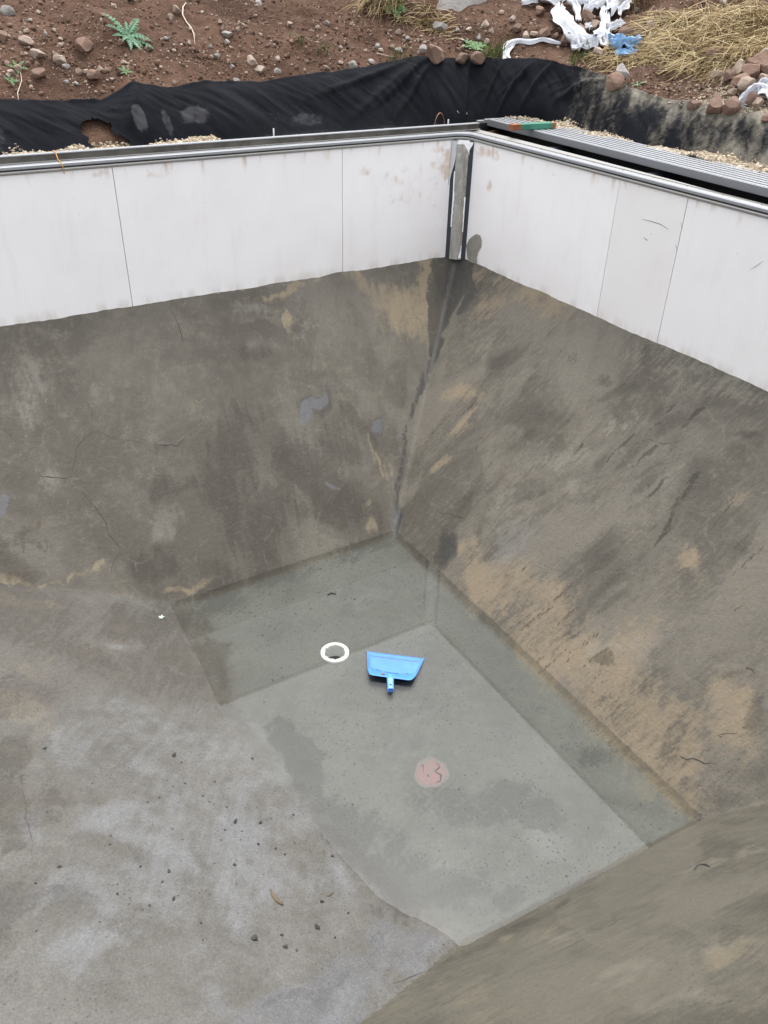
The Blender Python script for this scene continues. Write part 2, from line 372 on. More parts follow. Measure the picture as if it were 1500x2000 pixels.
def stone_mat(name, lo, hi, warm=(0.35, 0.24, 0.18)):
    m = NT(name); o = m.obj(); oi = m.n('ShaderNodeObjectInfo')
    a = m.noise(o, 2.2, 5, .6); b = m.noise(o, 14, 4, .65)
    col = m.mix(oi.outputs['Random'], lo, hi)
    col = m.mix(m.ramp(a, .35, .72, 0, .6), col, warm)
    col = m.mix(m.ramp(b, .5, .75, 0, .5), col, m.mix(1.0, col, (.5, .47, .45), 'MULTIPLY'))
    return m.fin(col, .85, m.bump(m.math('ADD', a, m.math('MULTIPLY', b, .5)), .5, .03), spec=.25)
M_st_pale = stone_mat('pale_stone', (0.27, 0.21, 0.165), (0.42, 0.35, 0.29))
M_st_brown = stone_mat('brown_stone', (0.13, 0.085, 0.065), (0.26, 0.17, 0.125), (0.20, 0.125, 0.095))
M_st_grey = stone_mat('grey_stone', (0.24, 0.225, 0.205), (0.36, 0.34, 0.315), (0.30, 0.265, 0.23))
def pebble_mat(name, a, b, c):
    m = NT(name); at = m.attr('tone'); n = m.noise(m.world(), 60, 3)
    col = m.mix(m.ramp(at, 0, .6), a, b); col = m.mix(m.ramp(at, .55, 1.0), col, c)
    col = m.mix(m.ramp(n, .4, .7, 0, .4), col, m.mix(1.0, col, (.6, .57, .55), 'MULTIPLY'))
    return m.fin(col, .88, spec=.2)
M_peb = pebble_mat('soil_pebbles', (0.060, 0.033, 0.022), (0.155, 0.095, 0.065), (0.36, 0.285, 0.225))
M_grav = pebble_mat('gravel', (0.20, 0.155, 0.105), (0.36, 0.30, 0.215), (0.52, 0.45, 0.35))

def water_mat():
    m = NT('puddle_water'); p = m.world()
    m.t.nodes.remove(m.b)
    tr = m.n('ShaderNodeBsdfTransparent'); tr.inputs[0].default_value = (0.955, 0.965, 0.945, 1)
    gl = m.n('ShaderNodeBsdfGlossy'); gl.inputs['Roughness'].default_value = 0.015
    fr = m.n('ShaderNodeFresnel'); fr.inputs['IOR'].default_value = 1.45
    nb = m.bump(m.noise(p, 5, 1), 0.012, 0.01)
    for n in (gl, fr): m.l(nb, n.inputs['Normal'])
    mx = m.n('ShaderNodeMixShader'); m.l(fr.outputs[0], mx.inputs[0]); m.l(tr.outputs[0], mx.inputs[1]); m.l(gl.outputs[0], mx.inputs[2]); m.l(mx.outputs[0], m.out.inputs[0])
    return m.mat
M_water = water_mat()

# ------------------------------------------------------------------ pool basin
def basin_at(u, v):
    p, t = march(u, v, basin_z, 1.0, 20.0); return p, t
PIPE = on_plane(654, 1274, 2, -2.935)
xs = np.concatenate([np.arange(-11.0, -6.4, .12), np.arange(-6.4, 0.0, .0125), [0.01]])
ys = np.concatenate([[-6.46], np.arange(-6.45, 0.0, .0125), [0.0, 0.01]])
X, Y = np.meshgrid(xs, ys, indexing='ij')
Z = basin_z(X, Y)
# the cement is worked up a little, unevenly, against the panels
curl = np.maximum(np.exp(Y/0.05), np.maximum(np.exp(X/0.05), np.exp(-(Y+6.45)/0.05)))
Z = Z+curl*(0.008*fbm((X+Y)*3.1, X*0+1, 61, 3)+0.004*fbm((X-Y)*17, X*0+2, 63, 2))
A = {k: np.zeros_like(Z) for k in ('tan', 'dark', 'pale', 'blue', 'wet', 'scuff', 'brown')}
WX = X+0.10*fbm(X*3, Y*3, 71, 3)+0.03*fbm(X*14, Y*14, 75, 2); WY = Y+0.10*fbm(X*3, Y*3, 81, 3)+0.03*fbm(X*14, Y*14, 85, 2)
def blob(kind, u, v, ru, rv, ang=0, amt=1.0, soft=0.5):
    """a stain lying on the cement: an ellipse of ru by rv pixels round (u, v), carried onto the slope it lies on"""
    p, t = basin_at(u, v); q1, _ = basin_at(u+4, v); q2, _ = basin_at(u, v+4)
    J = np.array([[q1[0]-p[0], q2[0]-p[0]], [q1[1]-p[1], q2[1]-p[1]]])/4.0
    if abs(np.linalg.det(J)) < 1e-12: return
    Ji = np.linalg.inv(J)
    dx = WX-p[0]; dy = WY-p[1]
    du = Ji[0, 0]*dx+Ji[0, 1]*dy; dv = Ji[1, 0]*dx+Ji[1, 1]*dy
    c, s = math.cos(R(ang)), math.sin(R(ang))
    a = (du*c+dv*s)/ru; b = (-du*s+dv*c)/rv
    m = 1-sstep(1-soft, 1+soft, np.hypot(a, b))
    A[kind] = np.maximum(A[kind], m*amt)
def stroke(kind, pts, w, amt=1.0, soft=0.5):
    """a stain along a line; w is its half width in metres at each point"""
    P = [basin_at(*p)[0] for p in pts]
    if not isinstance(w, (list, tuple)): w = [w]*len(P)
    best = np.zeros_like(Z)
    for (a, wa), (b, wb) in zip(zip(P[:-1], w[:-1]), zip(P[1:], w[1:])):
        d = (b-a)[:2]; L2 = max(d@d, 1e-9)
        t = np.clip(((WX-a[0])*d[0]+(WY-a[1])*d[1])/L2, 0, 1)
        dist = np.hypot(WX-a[0]-t*d[0], WY-a[1]-t*d[1])/(wa+(wb-wa)*t)
        best = np.maximum(best, 1-sstep(1-soft, 1+soft, dist))
    A[kind] = np.maximum(A[kind], best*amt)
# far slope
for b in [(800, 600, 60, 55), (700, 548, 130, 16, -10), (760, 580, 50, 30), (845, 570, 25, 60), (560, 560, 60, 9, -8), (555, 620, 4, 13), (716, 985, 7, 9), (728, 1030, 8, 12), (20, 1115, 35, 8), (110, 1135, 60, 7), (180, 1112, 25, 8), (370, 1135, 40, 9, -10), (440, 564, 60, 6, -9)]:
    blob('tan', *b, amt=.8)
for b in [(490, 930, 45, 100), (640, 940, 80, 50, 15), (560, 1000, 110, 45), (300, 1085, 45, 45), (330, 950, 45, 28), (500, 690, 40, 28, 20), (320, 880, 50, 10), (700, 830, 40, 14, 20), (740, 850, 12, 30), (20, 1060, 60, 22), (480, 1040, 60, 40), (690, 990, 50, 25), (560, 870, 30, 20), (560, 930, 170, 110)]:
    blob('dark', *b, amt=0.8, soft=.75)
for b in [(60, 835, 55, 70), (220, 785, 70, 40), (170, 625, 70, 22, -8), (470, 600, 50, 20), (330, 1010, 40, 40), (560, 850, 30, 40), (590, 640, 40, 25)]:
    blob('pale', *b, amt=0.45, soft=0.9)
blob('blue', 618, 780, 26, 10, -12, 0.7); blob('blue', 602, 800, 13, 20, 20, 0.75); blob('blue', 740, 835, 9, 16, 0, .8); blob('blue', 5, 985, 14, 36, 15, .9); blob('pale', 598, 797, 6, 10, 20, .8); blob('dark', 616, 786, 40, 28, -10, .75); blob('blue', 645, 945, 10, 7, 0, .6)
for l in [[(742, 890), (756, 945)], [(757, 905), (765, 945)], [(770, 912), (772, 935)], [(728, 860), (738, 905)]]: stroke('tan', l, [.014, .008], .8, .6)
# damp new mortar down the corner
stroke('wet', [(893, 508), (880, 560), (860, 620), (840, 690)], [.24, .19, .13, .045], 1.25, .4)
stroke('wet', [(845, 670), (820, 770), (800, 860), (782, 950), (770, 1035)], [.045, .03, .025, .022, .03], .6, .8)
stroke('wet', [(918, 525), (915, 590)], [.06, .05], .9, .3)
stroke('blue', [(893, 515), (885, 570), (868, 620)], [.07, .06, .03], .55, .5)
stroke('blue', [(772, 1000), (769, 1036)], [.03, .05], .6, .5)
# right slope
stroke('tan', [(900, 1085), (960, 1150), (1040, 1235), (1130, 1335), (1210, 1420), (1290, 1500), (1340, 1545)], [.05, .12, .16, .2, .22, .2, .1], .75, .6)
for b in [(1000, 560, 70, 28, 20), (960, 590, 25, 40, 20), (1090, 610, 50, 25, 25), (1150, 1300, 90, 60, 30), (1290, 1400, 120, 70, 25), (1420, 1420, 70, 50), (1010, 1140, 60, 40, 30), (1350, 1090, 35, 20, -20), (1450, 970, 40, 14, 15), (1240, 1240, 60, 30), (900, 770, 30, 20), (900, 830, 25, 12, -30), (860, 900, 12, 30, 20), (1060, 1180, 50, 40)]:
    blob('tan', *b, amt=0.7)
for b in [(1190, 735, 16, 20), (1110, 705, 45, 22, -10), (1215, 765, 50, 16, -15), (1310, 820, 34, 26, -45), (1345, 825, 12, 34, 35), (1240, 885, 14, 60, 50), (1180, 900, 12, 50, 50), (1260, 960, 20, 60, 45), (1330, 960, 20, 90, 35), (980, 880, 60, 30), (900, 950, 60, 60), (1000, 700, 40, 20), (1440, 860, 60, 14), (1400, 1000, 80, 20, 20), (1180, 1130, 50, 40), (1480, 1390, 24, 40), (1180, 1280, 20, 25), (1430, 1330, 25, 14, 25), (1420, 1540, 60, 22, -20), (1050, 830, 60, 40)]:
    blob('dark', *b, amt=0.5, soft=.75)
for l in [[(1325, 795), (1270, 850)], [(1362, 808), (1335, 850)], [(1242, 858), (1185, 915)], [(1350, 935), (1290, 1030), (1265, 1070)], [(1275, 890), (1230, 935)], [(1290, 955), (1255, 995)], [(1128, 870), (1105, 895)]]:
    stroke('scuff', l, [.022]*(len(l)-1)+[.008], 1.1, .6)
blob('dark', 870, 1075, 24, 22, 30, 1.6, .25); blob('wet', 870, 1075, 20, 19, 30, .8, .3)
for b in [(1000, 1030, 60, 50), (1080, 900, 60, 30), (1200, 1250, 60, 30), (1330, 700, 120, 40, 25), (1120, 950, 30, 25), (1230, 830, 60, 20), (1370, 890, 30, 15), (1400, 940, 40, 14, 20), (940, 640, 40, 30), (1430, 760, 60, 30, 25)]:
    blob('pale', *b, amt=0.45, soft=0.8)
for b in [(1010, 1060, 60, 50), (1300, 1260, 80, 30), (1080, 760, 30, 14), (1260, 1350, 30, 16)]: blob('blue', *b, amt=0.42, soft=.9)
# near slope
for b in [(1230, 1900, 120, 20, -20), (1430, 1670, 80, 14, -25), (1100, 1830, 60, 16, -25), (1450, 1830, 60, 16, -25), (1330, 1960, 90, 20, -20)]: blob('pale', *b, amt=.4, soft=.8)
for b in [(990, 1835, 30, 7, -30), (1095, 1805, 40, 7, -25), (930, 1930, 50, 14, -25), (1450, 1850, 60, 20, -30), (960, 1980, 90, 20, -20)]: blob('tan', *b, amt=.5)
stroke('dark', [(905, 1870), (1000, 1815), (1150, 1735)], [.05, .04, .02], .6, .8)
# ramp
for b in [(250, 1395, 100, 34, 12), (150, 1490, 55, 45), (400, 1500, 150, 60, 20), (580, 1570, 70, 90, -30), (215, 1600, 40, 50, -30), (450, 1600, 130, 90), (300, 1680, 150, 100), (520, 1720, 90, 70), (420, 1900, 60, 90), (200, 1850, 100, 60), (660, 1690, 22, 40, -40), (60, 1640, 30, 60)]: blob('pale', *b, amt=.62, soft=.8)
for b in [(100, 1525, 24, 60), (80, 1590, 40, 50), (150, 1660, 50, 30), (380, 1185, 30, 24), (425, 1330, 18, 36), (280, 1345, 90, 26, 10), (100, 1350, 60, 16, 10), (330, 1310, 60, 16), (60, 1060, 60, 12), (130, 1760, 40, 40), (440, 1890, 16, 10), (480, 1860, 30, 9)]: blob('dark', *b, amt=.5, soft=.8)
for b in [(120, 1230, 270, 75, 3), (330, 1270, 110, 85), (60, 1340, 120, 50), (15, 1560, 45, 260)]: blob('dark', *b, amt=.75, soft=.95)
for b in [(120, 1230, 260, 70, 3), (300, 1290, 140, 60), (50, 1560, 60, 200)]: blob('tan', *b, amt=.28, soft=.95)
for b in [(420, 1560, 260, 150, 20), (330, 1760, 280, 130), (520, 1700, 160, 100, -30)]: blob('pale', *b, amt=.55, soft=.9)
for b in [(238, 1268, 26, 15, -5), (190, 1270, 20, 6, -8), (60, 1313, 45, 8, -4), (95, 1295, 12, 8), (15, 1165, 60, 14), (90, 1180, 60, 9), (50, 1390, 60, 40)]: blob('tan', *b, amt=.7)
blob('pale', 245, 1266, 22, 12, -5, 1.1)
for b in [(760, 1830, 50, 40, -35), (700, 1905, 120, 46, -32), (590, 1975, 130, 44, -25), (820, 1850, 70, 40, -30), (440, 1972, 12, 16)]: blob('blue', *b, amt=.85, soft=.45)
for b in [(742, 1850, 26, 40, -20), (640, 1925, 60, 12, -30), (560, 1960, 60, 10, -28)]: blob('dark', *b, amt=.7, soft=.6)
for b in [(700, 1915, 80, 22, -32), (640, 1965, 60, 14, -25), (860, 1850, 50, 18, -30), (760, 1880, 40, 16)]: blob('pale', *b, amt=.75, soft=.6)
stroke('pale', [(448, 1374), (515, 1470), (600, 1582), (688, 1690), (748, 1762)], [.03, .04, .04, .04, .03], .42, .9)
stroke('dark', [(545, 1415), (600, 1520), (665, 1615), (725, 1700), (790, 1770)], [.06, .09, .09, .08, .07], 1.15, .8)
stroke('dark', [(380, 1180), (420, 1280), (440, 1350)], [.04, .03, .03], .7, .5)
for b in [(120, 1230, 300, 105, 4), (330, 1270, 110, 95), (60, 1330, 150, 60), (420, 1340, 40, 60)]: blob('brown', *b, amt=1.0, soft=.45)
for b in [(20, 1600, 55, 260), (130, 1540, 50, 80)]: blob('brown', *b, amt=.55, soft=.7)
# floor
for b in [(420, 1180, 70, 40, -20), (600, 1480, 40, 90, -35), (680, 1600, 40, 100, -38), (560, 1450, 30, 60, -35), (880, 1560, 60, 40), (960, 1600, 60, 22), (800, 1770, 70, 40, -20), (1100, 1380, 40, 20), (1150, 1470, 40, 20), (540, 1130, 60, 20, -15), (700, 1080, 50, 16, -20), (900, 1720, 60, 40), (1010, 1740, 60, 20, -20), (940, 1570, 90, 40, -10), (760, 1690, 60, 60), (1040, 1590, 50, 26)]: blob('dark', *b, amt=.8, soft=.85)
for b in [(800, 1430, 120, 70), (930, 1440, 60, 60), (880, 1680, 70, 30, -20), (1060, 1640, 80, 60), (700, 1160, 60, 30)]: blob('pale', *b, amt=.45, soft=.9)

def worley(x, y, seed):
    """tone of the nearest random cell, and how near the border to the next one is"""
    ix = np.floor(x).astype(np.int64); iy = np.floor(y).astype(np.int64)
    d1 = np.full(x.shape, 9.0); d2 = np.full(x.shape, 9.0); tone = np.zeros(x.shape)
    for i in (-1, 0, 1):
        for j in (-1, 0, 1):
            px = ix+i+_hash(ix+i, iy+j, seed); py = iy+j+_hash(ix+i, iy+j, seed+1)
            d = np.hypot(x-px, y-py); t = _hash(ix+i, iy+j, seed+2)
            c = d < d1; d2 = np.where(c, d1, np.minimum(d2, d)); tone = np.where(c, t, tone); d1 = np.where(c, d, d1)
    return tone, d2-d1
def rot2(x, y, a): return x*math.cos(a)+y*math.sin(a), -x*math.sin(a)+y*math.cos(a)
# smears of the trowel: warped cells of their own tone, in two sizes, run in the direction each side was worked
wx = X+0.35*fbm(X*1.6, Y*1.6, 101, 3); wy = Y+0.35*fbm(X*1.6, Y*1.6, 111, 3)
tone = 0.5+0.75*fbm(X*0.9, Y*0.9, 121, 5)+0.55*fbm(wx*3.3, wy*3.3, 131, 5)
for ang, sx_, sy_, amp, sd_ in ((0.5, 1.4, 3.2, .34, 141), (-0.7, 2.0, 4.6, .26, 151)):
    a_, b_ = rot2(wx, wy, ang); t_, e_ = worley(a_*sx_, b_*sy_, sd_); tone = tone+amp*(t_-.5)
    tone = tone+0.10*(1-sstep(0, .07, e_))*(t_-.4)
A['tone'] = tone
mid = fbm(wx*4.5, wy*4.5, 161, 5)
def streaks(ang, seed, fx=3.5, fy=42):
    a_, b_ = rot2(X+.12*fbm(X*1.2, Y*1.2, seed+5, 2), Y+.12*fbm(X*1.2, Y*1.2, seed+7, 2), ang); return fbm(a_*fx, b_*fy, seed, 3)
pl = planes(X, Y); regv = np.argmax(np.stack([pl[0], pl[1], pl[2], np.where(pl[3] > FLOOR, pl[3], -99), np.full_like(X, FLOOR)]), 0)
A['tone'] = .5+(A['tone']-.5)*np.choose(regv, [.9, .95, .85, .42, .6])
st_ = np.choose(regv, [streaks(1.35, 171), streaks(-0.35, 181), streaks(0.15, 191), streaks(0.9, 201), streaks(0.5, 211)])
where = np.clip(fbm(X*1.4, Y*1.4, 221, 3)*1.6+.1, 0, 1)
A['scuff'] = A['scuff']*(.7+.6*st_)+np.clip(st_*2.2-0.45, 0, 1)*where*np.choose(regv, [.5, 1, .7, .15, .1])
for k, g1, g2 in (('tan', .8, .4), ('dark', .9, .4), ('pale', .7, .25), ('blue', .45, .1), ('wet', .35, .15), ('brown', .35, .1)):
    A[k] = A[k]+np.where(A[k] > 0.02, 1, .55)*(g1*mid+g2*st_)*(.35+.65*sstep(0, .3, A[k]))
A['pale'] = A['pale']+0.2*np.clip(-st_*2-.5, 0, 1)*where*np.choose(regv, [.6, 1, 1, .2, .1])
A['pits'] = 0.5+fbm(X*2.2, Y*2.2, 231, 4)
Z = Z+0.0022*(tone-.5)

nx, ny = X.shape
F = grid_faces(nx, ny)
cx = X.ravel()[F].mean(1); cy = Y.ravel()[F].mean(1)
far_, right_, near_, ramp_ = planes(cx, cy)
reg = np.argmax(np.stack([far_, right_, near_, np.where(ramp_ > FLOOR, ramp_, -99), np.full_like(cx, FLOOR)]), 0)
keep = np.hypot(cx-PIPE[0], cy-PIPE[1]) > 0.088
V = np.stack([X.ravel(), Y.ravel(), Z.ravel()], 1)
dZx = np.gradient(Z, xs, axis=0); dZy = np.gradient(Z, ys, axis=1)
NRM = np.stack([-dZx.ravel(), -dZy.ravel(), np.ones(nx*ny)], 1); NRM /= np.linalg.norm(NRM, axis=1)[:, None]
basin = empty('pool_basin', (0, 0, 0)); tag(basin, 'grey trowelled cement basin of the unfinished pool with sloping sides', None, None, 'structure')
PARTS = {}
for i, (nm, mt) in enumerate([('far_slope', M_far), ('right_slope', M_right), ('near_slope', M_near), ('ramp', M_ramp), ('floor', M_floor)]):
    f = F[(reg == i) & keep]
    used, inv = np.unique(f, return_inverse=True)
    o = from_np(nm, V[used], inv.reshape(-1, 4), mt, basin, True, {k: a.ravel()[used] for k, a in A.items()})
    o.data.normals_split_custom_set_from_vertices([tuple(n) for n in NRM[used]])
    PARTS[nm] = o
PARTS['far_slope']['label'] = 'sloping grey cement side under the left white wall'
PARTS['right_slope']['label'] = 'sloping grey and tan cement side under the right white wall'
PARTS['near_slope']['label'] = 'olive grey cement side in the bottom right'
PARTS['ramp']['label'] = 'pale gritty cement ramp rising to the shallow end'
PARTS['floor']['label'] = 'flat cement bottom under the puddle'

def surf_ribbon(name, pts, width, mat, parent, lift=0.0015, jag=0.005, seg=0.02, zf=basin_z):
    """a thin jagged strip lying on the cement (a crack or scratch), tapered at both ends"""
    P = [march(*p, zf, 1.0, 20.0)[0][:2] for p in pts]; Q = []
    for a, b in zip(P[:-1], P[1:]):
        n = max(2, int(np.linalg.norm(b-a)/seg))
        for k in range(n): Q.append(a+(b-a)*k/n)
    Q.append(P[-1]); Q = np.array(Q); n = len(Q)
    sd0 = int(rng.integers(1e6)); kk = np.arange(n)*seg*18
    Q = Q+np.stack([fbm(kk, kk*0+.3, sd0, 4), fbm(kk, kk*0+.7, sd0+9, 4)], 1)*jag*4
    V = []; Fc = []
    for i in range(n):
        t = Q[min(i+1, n-1)]-Q[max(i-1, 0)]; t = t/(np.linalg.norm(t)+1e-9); nn = np.array([-t[1], t[0]])
        wd = width*(0.2+0.8*math.sin(math.pi*min(1, max(0, i/(n-1)))))*max(.12, .75+1.6*float(fbm(i*.23, .5, sd0+3, 3)))*.5
        for sgn in (-1, 1):
            q = Q[i]+nn*wd*sgn; V.append((q[0], q[1], float(zf(q[0], q[1]))+lift))
        if i and (name != 'crack' or float(fbm(i*.11, 2.5, sd0+5, 2)) > -.3): Fc.append((2*i-2, 2*i, 2*i+1, 2*i-1))
    return from_py(name, V, Fc, mat, parent, True)
M_crack = simple('crack_shadow', (0.048, 0.043, 0.037), 0.95, 0, .3)
cracks = {
 'far_slope': [[(328, 590), (350, 640), (362, 690), (360, 715)], [(100, 730), (120, 755), (165, 778), (181, 805), (178, 830), (181, 843), (155, 868), (148, 900), (140, 925), (132, 945)], [(181, 843), (215, 853), (260, 860), (300, 870), (345, 873), (362, 853), (372, 833)], [(60, 915), (85, 932), (132, 938)], [(132, 945), (160, 965), (185, 990), (205, 1015), (213, 1045), (235, 1070), (222, 1100), (215, 1135)], [(478, 570), (490, 640), (498, 660), (520, 680)], [(597, 840), (605, 900), (612, 925), (650, 895)], [(480, 870), (490, 920), (500, 960), (530, 1010), (550, 1040)], [(375, 1020), (350, 1040), (330, 1025)], [(600, 905), (640, 890), (655, 895)], [(545, 900), (548, 920), (552, 925)]],
 'right_slope': [[(1440, 1430), (1400, 1440), (1420, 1455), (1445, 1458), (1472, 1452)], [(1300, 1465), (1318, 1468), (1330, 1480), (1352, 1484), (1372, 1496), (1405, 1494)], [(1170, 1150), (1190, 1147), (1215, 1165)], [(1405, 1290), (1430, 1290), (1455, 1305), (1480, 1318)], [(940, 1170), (960, 1185), (968, 1200)], [(1000, 1200), (1020, 1215), (1045, 1225)], [(1060, 1265), (1090, 1285)], [(1235, 905), (1238, 935), (1230, 955)], [(1263, 860), (1300, 868), (1340, 862)], [(850, 1000), (900, 1010), (940, 1005)], [(1100, 1230), (1120, 1215), (1125, 1205)], [(1450, 1380), (1475, 1390), (1500, 1400)]],
 'near_slope': [[(1000, 1900), (1080, 1865), (1150, 1830)], [(1225, 1768), (1250, 1755), (1258, 1750)], [(1043, 1855), (1060, 1845), (1075, 1838)], [(1140, 1815), (1180, 1815), (1220, 1793)], [(800, 1990), (860, 1965), (930, 1925)], [(1070, 1795), (1095, 1783)]],
 'ramp': [[(770, 1925), (790, 1910), (850, 1890), (890, 1870)], [(40, 1480), (45, 1560), (60, 1640), (68, 1690)], [(270, 1345), (310, 1352)], [(160, 1615), (175, 1620), (185, 1605)]],
}
for part, ls in cracks.items():
    for l in ls:
        if sum(math.dist(a, b) for a, b in zip(l[:-1], l[1:])) < 58: continue
        surf_ribbon('crack', l, {'far_slope': .0036, 'right_slope': .006, 'near_slope': .0042, 'ramp': .004}[part], M_crack, PARTS[part])
# water
wq = [(-3.95, -5.02), (-1.50, -5.02), (-1.50, -1.42), (-3.95, -1.42)]
wtr = from_py('water', [(x, y, WATER) for x, y in wq], [(0, 1, 2, 3)], M_water); tag(wtr, 'shallow clear puddle standing on the pool bottom', None, None, 'structure')

# ------------------------------------------------------------------ pool walls of white panels
def rust_attr(V, spots):
    a = np.zeros(len(V))
    for (c, r, amt) in spots:
        dd = np.linalg.norm((V-np.array(c))/np.array(r), axis=1); a = np.maximum(a, amt*(1-sstep(.3, 1.2, dd)))
    return a
def panel(parent, axis, a0, a1, off, out, spots=(), z0=-1.13, z1=0.0, proud=0.0, tint=0.0):
    """a flat board; axis is the one it runs along, off its pool face, out the side it is thick to"""
    n = 24; m = 24; g = 0.0028
    u = np.linspace(a0+g, a1-g, n); z = np.linspace(z0, z1, m)
    U, ZZ = np.meshgrid(u, z, indexing='ij'); th = 0.03
    face = np.full_like(U, off)-out*proud+0.0015*fbm(U*1.5, ZZ*1.5, int(abs(a0)*10), 2)
    def mk(W): return np.stack([U.ravel(), W.ravel(), ZZ.ravel()], 1) if axis == 0 else np.stack([W.ravel(), U.ravel(), ZZ.ravel()], 1)
    V1 = mk(face); V2 = mk(face*0+off+out*th); Fq = grid_faces(n, m)
    Vv = np.vstack([V1, V2]); Fs = [Fq, Fq[:, ::-1]+n*m]
    ring = list(range(0, m))+[i*m+m-1 for i in range(1, n)]+[(n-1)*m+j for j in range(m-2, -1, -1)]+[i*m for i in range(n-2, 0, -1)]
    ring = np.array(ring); nxt = np.roll(ring, -1)
    Fs.append(np.stack([ring, nxt, nxt+n*m, ring+n*m], 1))
    return from_np('panel', Vv, np.vstack(Fs), M_panel, parent, False, {'rust': rust_attr(Vv, spots), 'tint': np.full(len(Vv), tint)})
wl = empty('pool_wall', (-3, 0, HW)); wl2 = tag(wl, 'white panel wall on the left, along the far side of the pool', 'pool wall')
wr = empty('pool_wall', (0, -3, HW)); tag(wr, 'white panel wall on the right, under the ribbed metal lid', 'pool wall')
def off_parent(o, p): o.matrix_parent_inverse = p.matrix_world.inverted(); return o
bpy.context.view_layer.update()
LP = [-11.0, -9.3, -7.4, -5.3, -3.233, -1.286, -0.10]
rl = [((-0.20, 0, -.25), (.09, 1, .17), 1.0), ((-.33, 0, -.20), (.06, 1, .06), .6), ((-.22, 0, -.09), (.2, 1, .06), .75), ((-.6, 0, -.35), (.5, 1, .3), .35), ((-1.05, 0, -.2), (.1, 1, .1), .5), ((-2.9, 0, -.08), (.2, 1, .05), .5), ((-.3, 0, -.5), (.15, 1, .3), .35), ((-3.3, 0, -.06), (.1, 1, .04), .8)]
for a, b in zip(LP[:-1], LP[1:]): off_parent(panel(wl, 0, a, b, 0.0, 1, rl, proud=random.uniform(0, .0015)), wl)
RP = [-0.10, -1.967, -2.618, -4.55, -6.40]
rr = [((0, -.35, -.09), (1, .25, .08), .75), ((0, -.42, -.36), (1, .07, .08), .8), ((0, -.25, -.06), (1, .06, .06), .7), ((0, -1.2, -.1), (1, .6, .06), .3)]
for a, b in zip(RP[:-1], RP[1:]): off_parent(panel(wr, 1, b, a, 0.0, 1, rr, proud=random.uniform(0, .0015), tint=.32 if abs(a+1.967) < .01 else 0.0), wr)
wn_ = empty('pool_wall', (-5, -6.45, HW)); tag(wn_, 'white panel wall of the near side, below the viewer', 'pool wall'); bpy.context.view_layer.update()
for a, b in zip([-11, -9, -7, -5, -3, -1.5], [-9, -7, -5, -3, -1.5, 0.0]): off_parent(panel(wn_, 0, a, b, -6.45, -1), wn_)
we = empty('pool_wall', (-11, -3, HW)); tag(we, 'white panel wall at the shallow end, outside the picture', 'pool wall'); bpy.context.view_layer.update()
for a, b in zip([-6.45, -4.4, -2.2], [-4.4, -2.2, 0.0]): off_parent(panel(we, 1, a, b, -11.0, -1, z0=-1.5), we)

# scratches on the right panels
def wall_pt(u, v): return on_plane(u, v, 0, -0.0035)
def wall_scratch(pts, wpx, mat, parent):
    P = [wall_pt(*p) for p in pts]; V = []; Fc = []
    for i, p in enumerate(P):
        t = P[min(i+1, len(P)-1)]-P[max(i-1, 0)]; t /= np.linalg.norm(t); n = np.cross(t, [1, 0, 0]); 
        for s in (-1, 1): V.append(p+n*s*wpx*(.4+.6*math.sin(math.pi*i/(len(P)-1))))
        if i: Fc.append((2*i-2, 2*i, 2*i+1, 2*i-1))
    o = from_py('scratch', V, Fc, mat, parent); off_parent(o, parent); return o
M_scr = simple('scratch_grey', (0.22, 0.21, 0.20), .8, 0, .2)
wall_scratch([(1254, 428), (1270, 432), (1290, 438), (1306, 448)], .0028, M_scr, wr)
wall_scratch([(1220, 353), (1223, 368)], .0025, M_scr, wr)
wall_scratch([(1465, 527), (1478, 519), (1490, 510)], .002, M_scr, wr)
wall_scratch([(1257, 464), (1262, 468), (1266, 470)], .003, M_scr, wr)
wall_scratch([(1319, 478), (1322, 486)], .004, M_scr, wr)
wall_scratch([(1330, 435), (1331, 445)], .003, M_scr, wr)

# ------------------------------------------------------------------ corner post
post = empty('corner_post', (-0.07, -0.07, HW)); tag(post, 'silver taped post with dark rubber edges filling the far wall corner', 'corner post')
bpy.context.view_layer.update()
dg = 1/math.sqrt(2)
def corner_pt(a, out, z):
    """a runs across the post from the left wall to the right wall, out towards the pool"""
    c = -0.0675; return (c+a*dg-out*dg, c-a*dg-out*dg, z)
def corner_strip(name, left, right, outv, mat, z0=-1.085, z1=-0.012, n=40, th=0.012, wave=0.0, bulge=0.0, parent=post):
    V = []; Fc = []; m = 7
    zs = np.linspace(z0, z1, n)
    for i, z in enumerate(zs):
        l = left(z) if callable(left) else left; r = right(z) if callable(right) else right
        for k in range(m):
            t = k/(m-1); a = l+(r-l)*t
            V.append(corner_pt(a, outv+bulge*4*t*(1-t)+wave*float(fbm(a*30, z*9, 5, 2)), z))
        V.append(corner_pt(r, outv-th, z)); V.append(corner_pt(l, outv-th, z))
    k = m+2
    for i in range(n-1):
        for j in range(k): Fc.append((i*k+j, i*k+(j+1) % k, (i+1)*k+(j+1) % k, (i+1)*k+j))
    Fc.append(tuple(range(k))[::-1]); Fc.append(tuple((n-1)*k+j for j in range(k)))
    o = from_py(name, V, Fc, mat, parent); off_parent(o, parent); return o
corner_strip('rubber_strip', -0.104, -0.052, 0.004, M_rubber); corner_strip('rubber_strip', 0.05, 0.102, 0.004, M_rubber)
corner_strip('foil_tape', -0.058, 0.058, 0.010, M_foil, wave=.002, bulge=.006, n=60)
def zz(a, b, z): return a+b*float(fbm(z*14, z*0+7, 33, 3))
corner_strip('torn_film', lambda z: -0.064+zz(0, .004, z), lambda z: -0.055+max(0, zz(0, .014, z))*1.2, 0.0125, M_film, -0.78, -0.28, 50, .002)
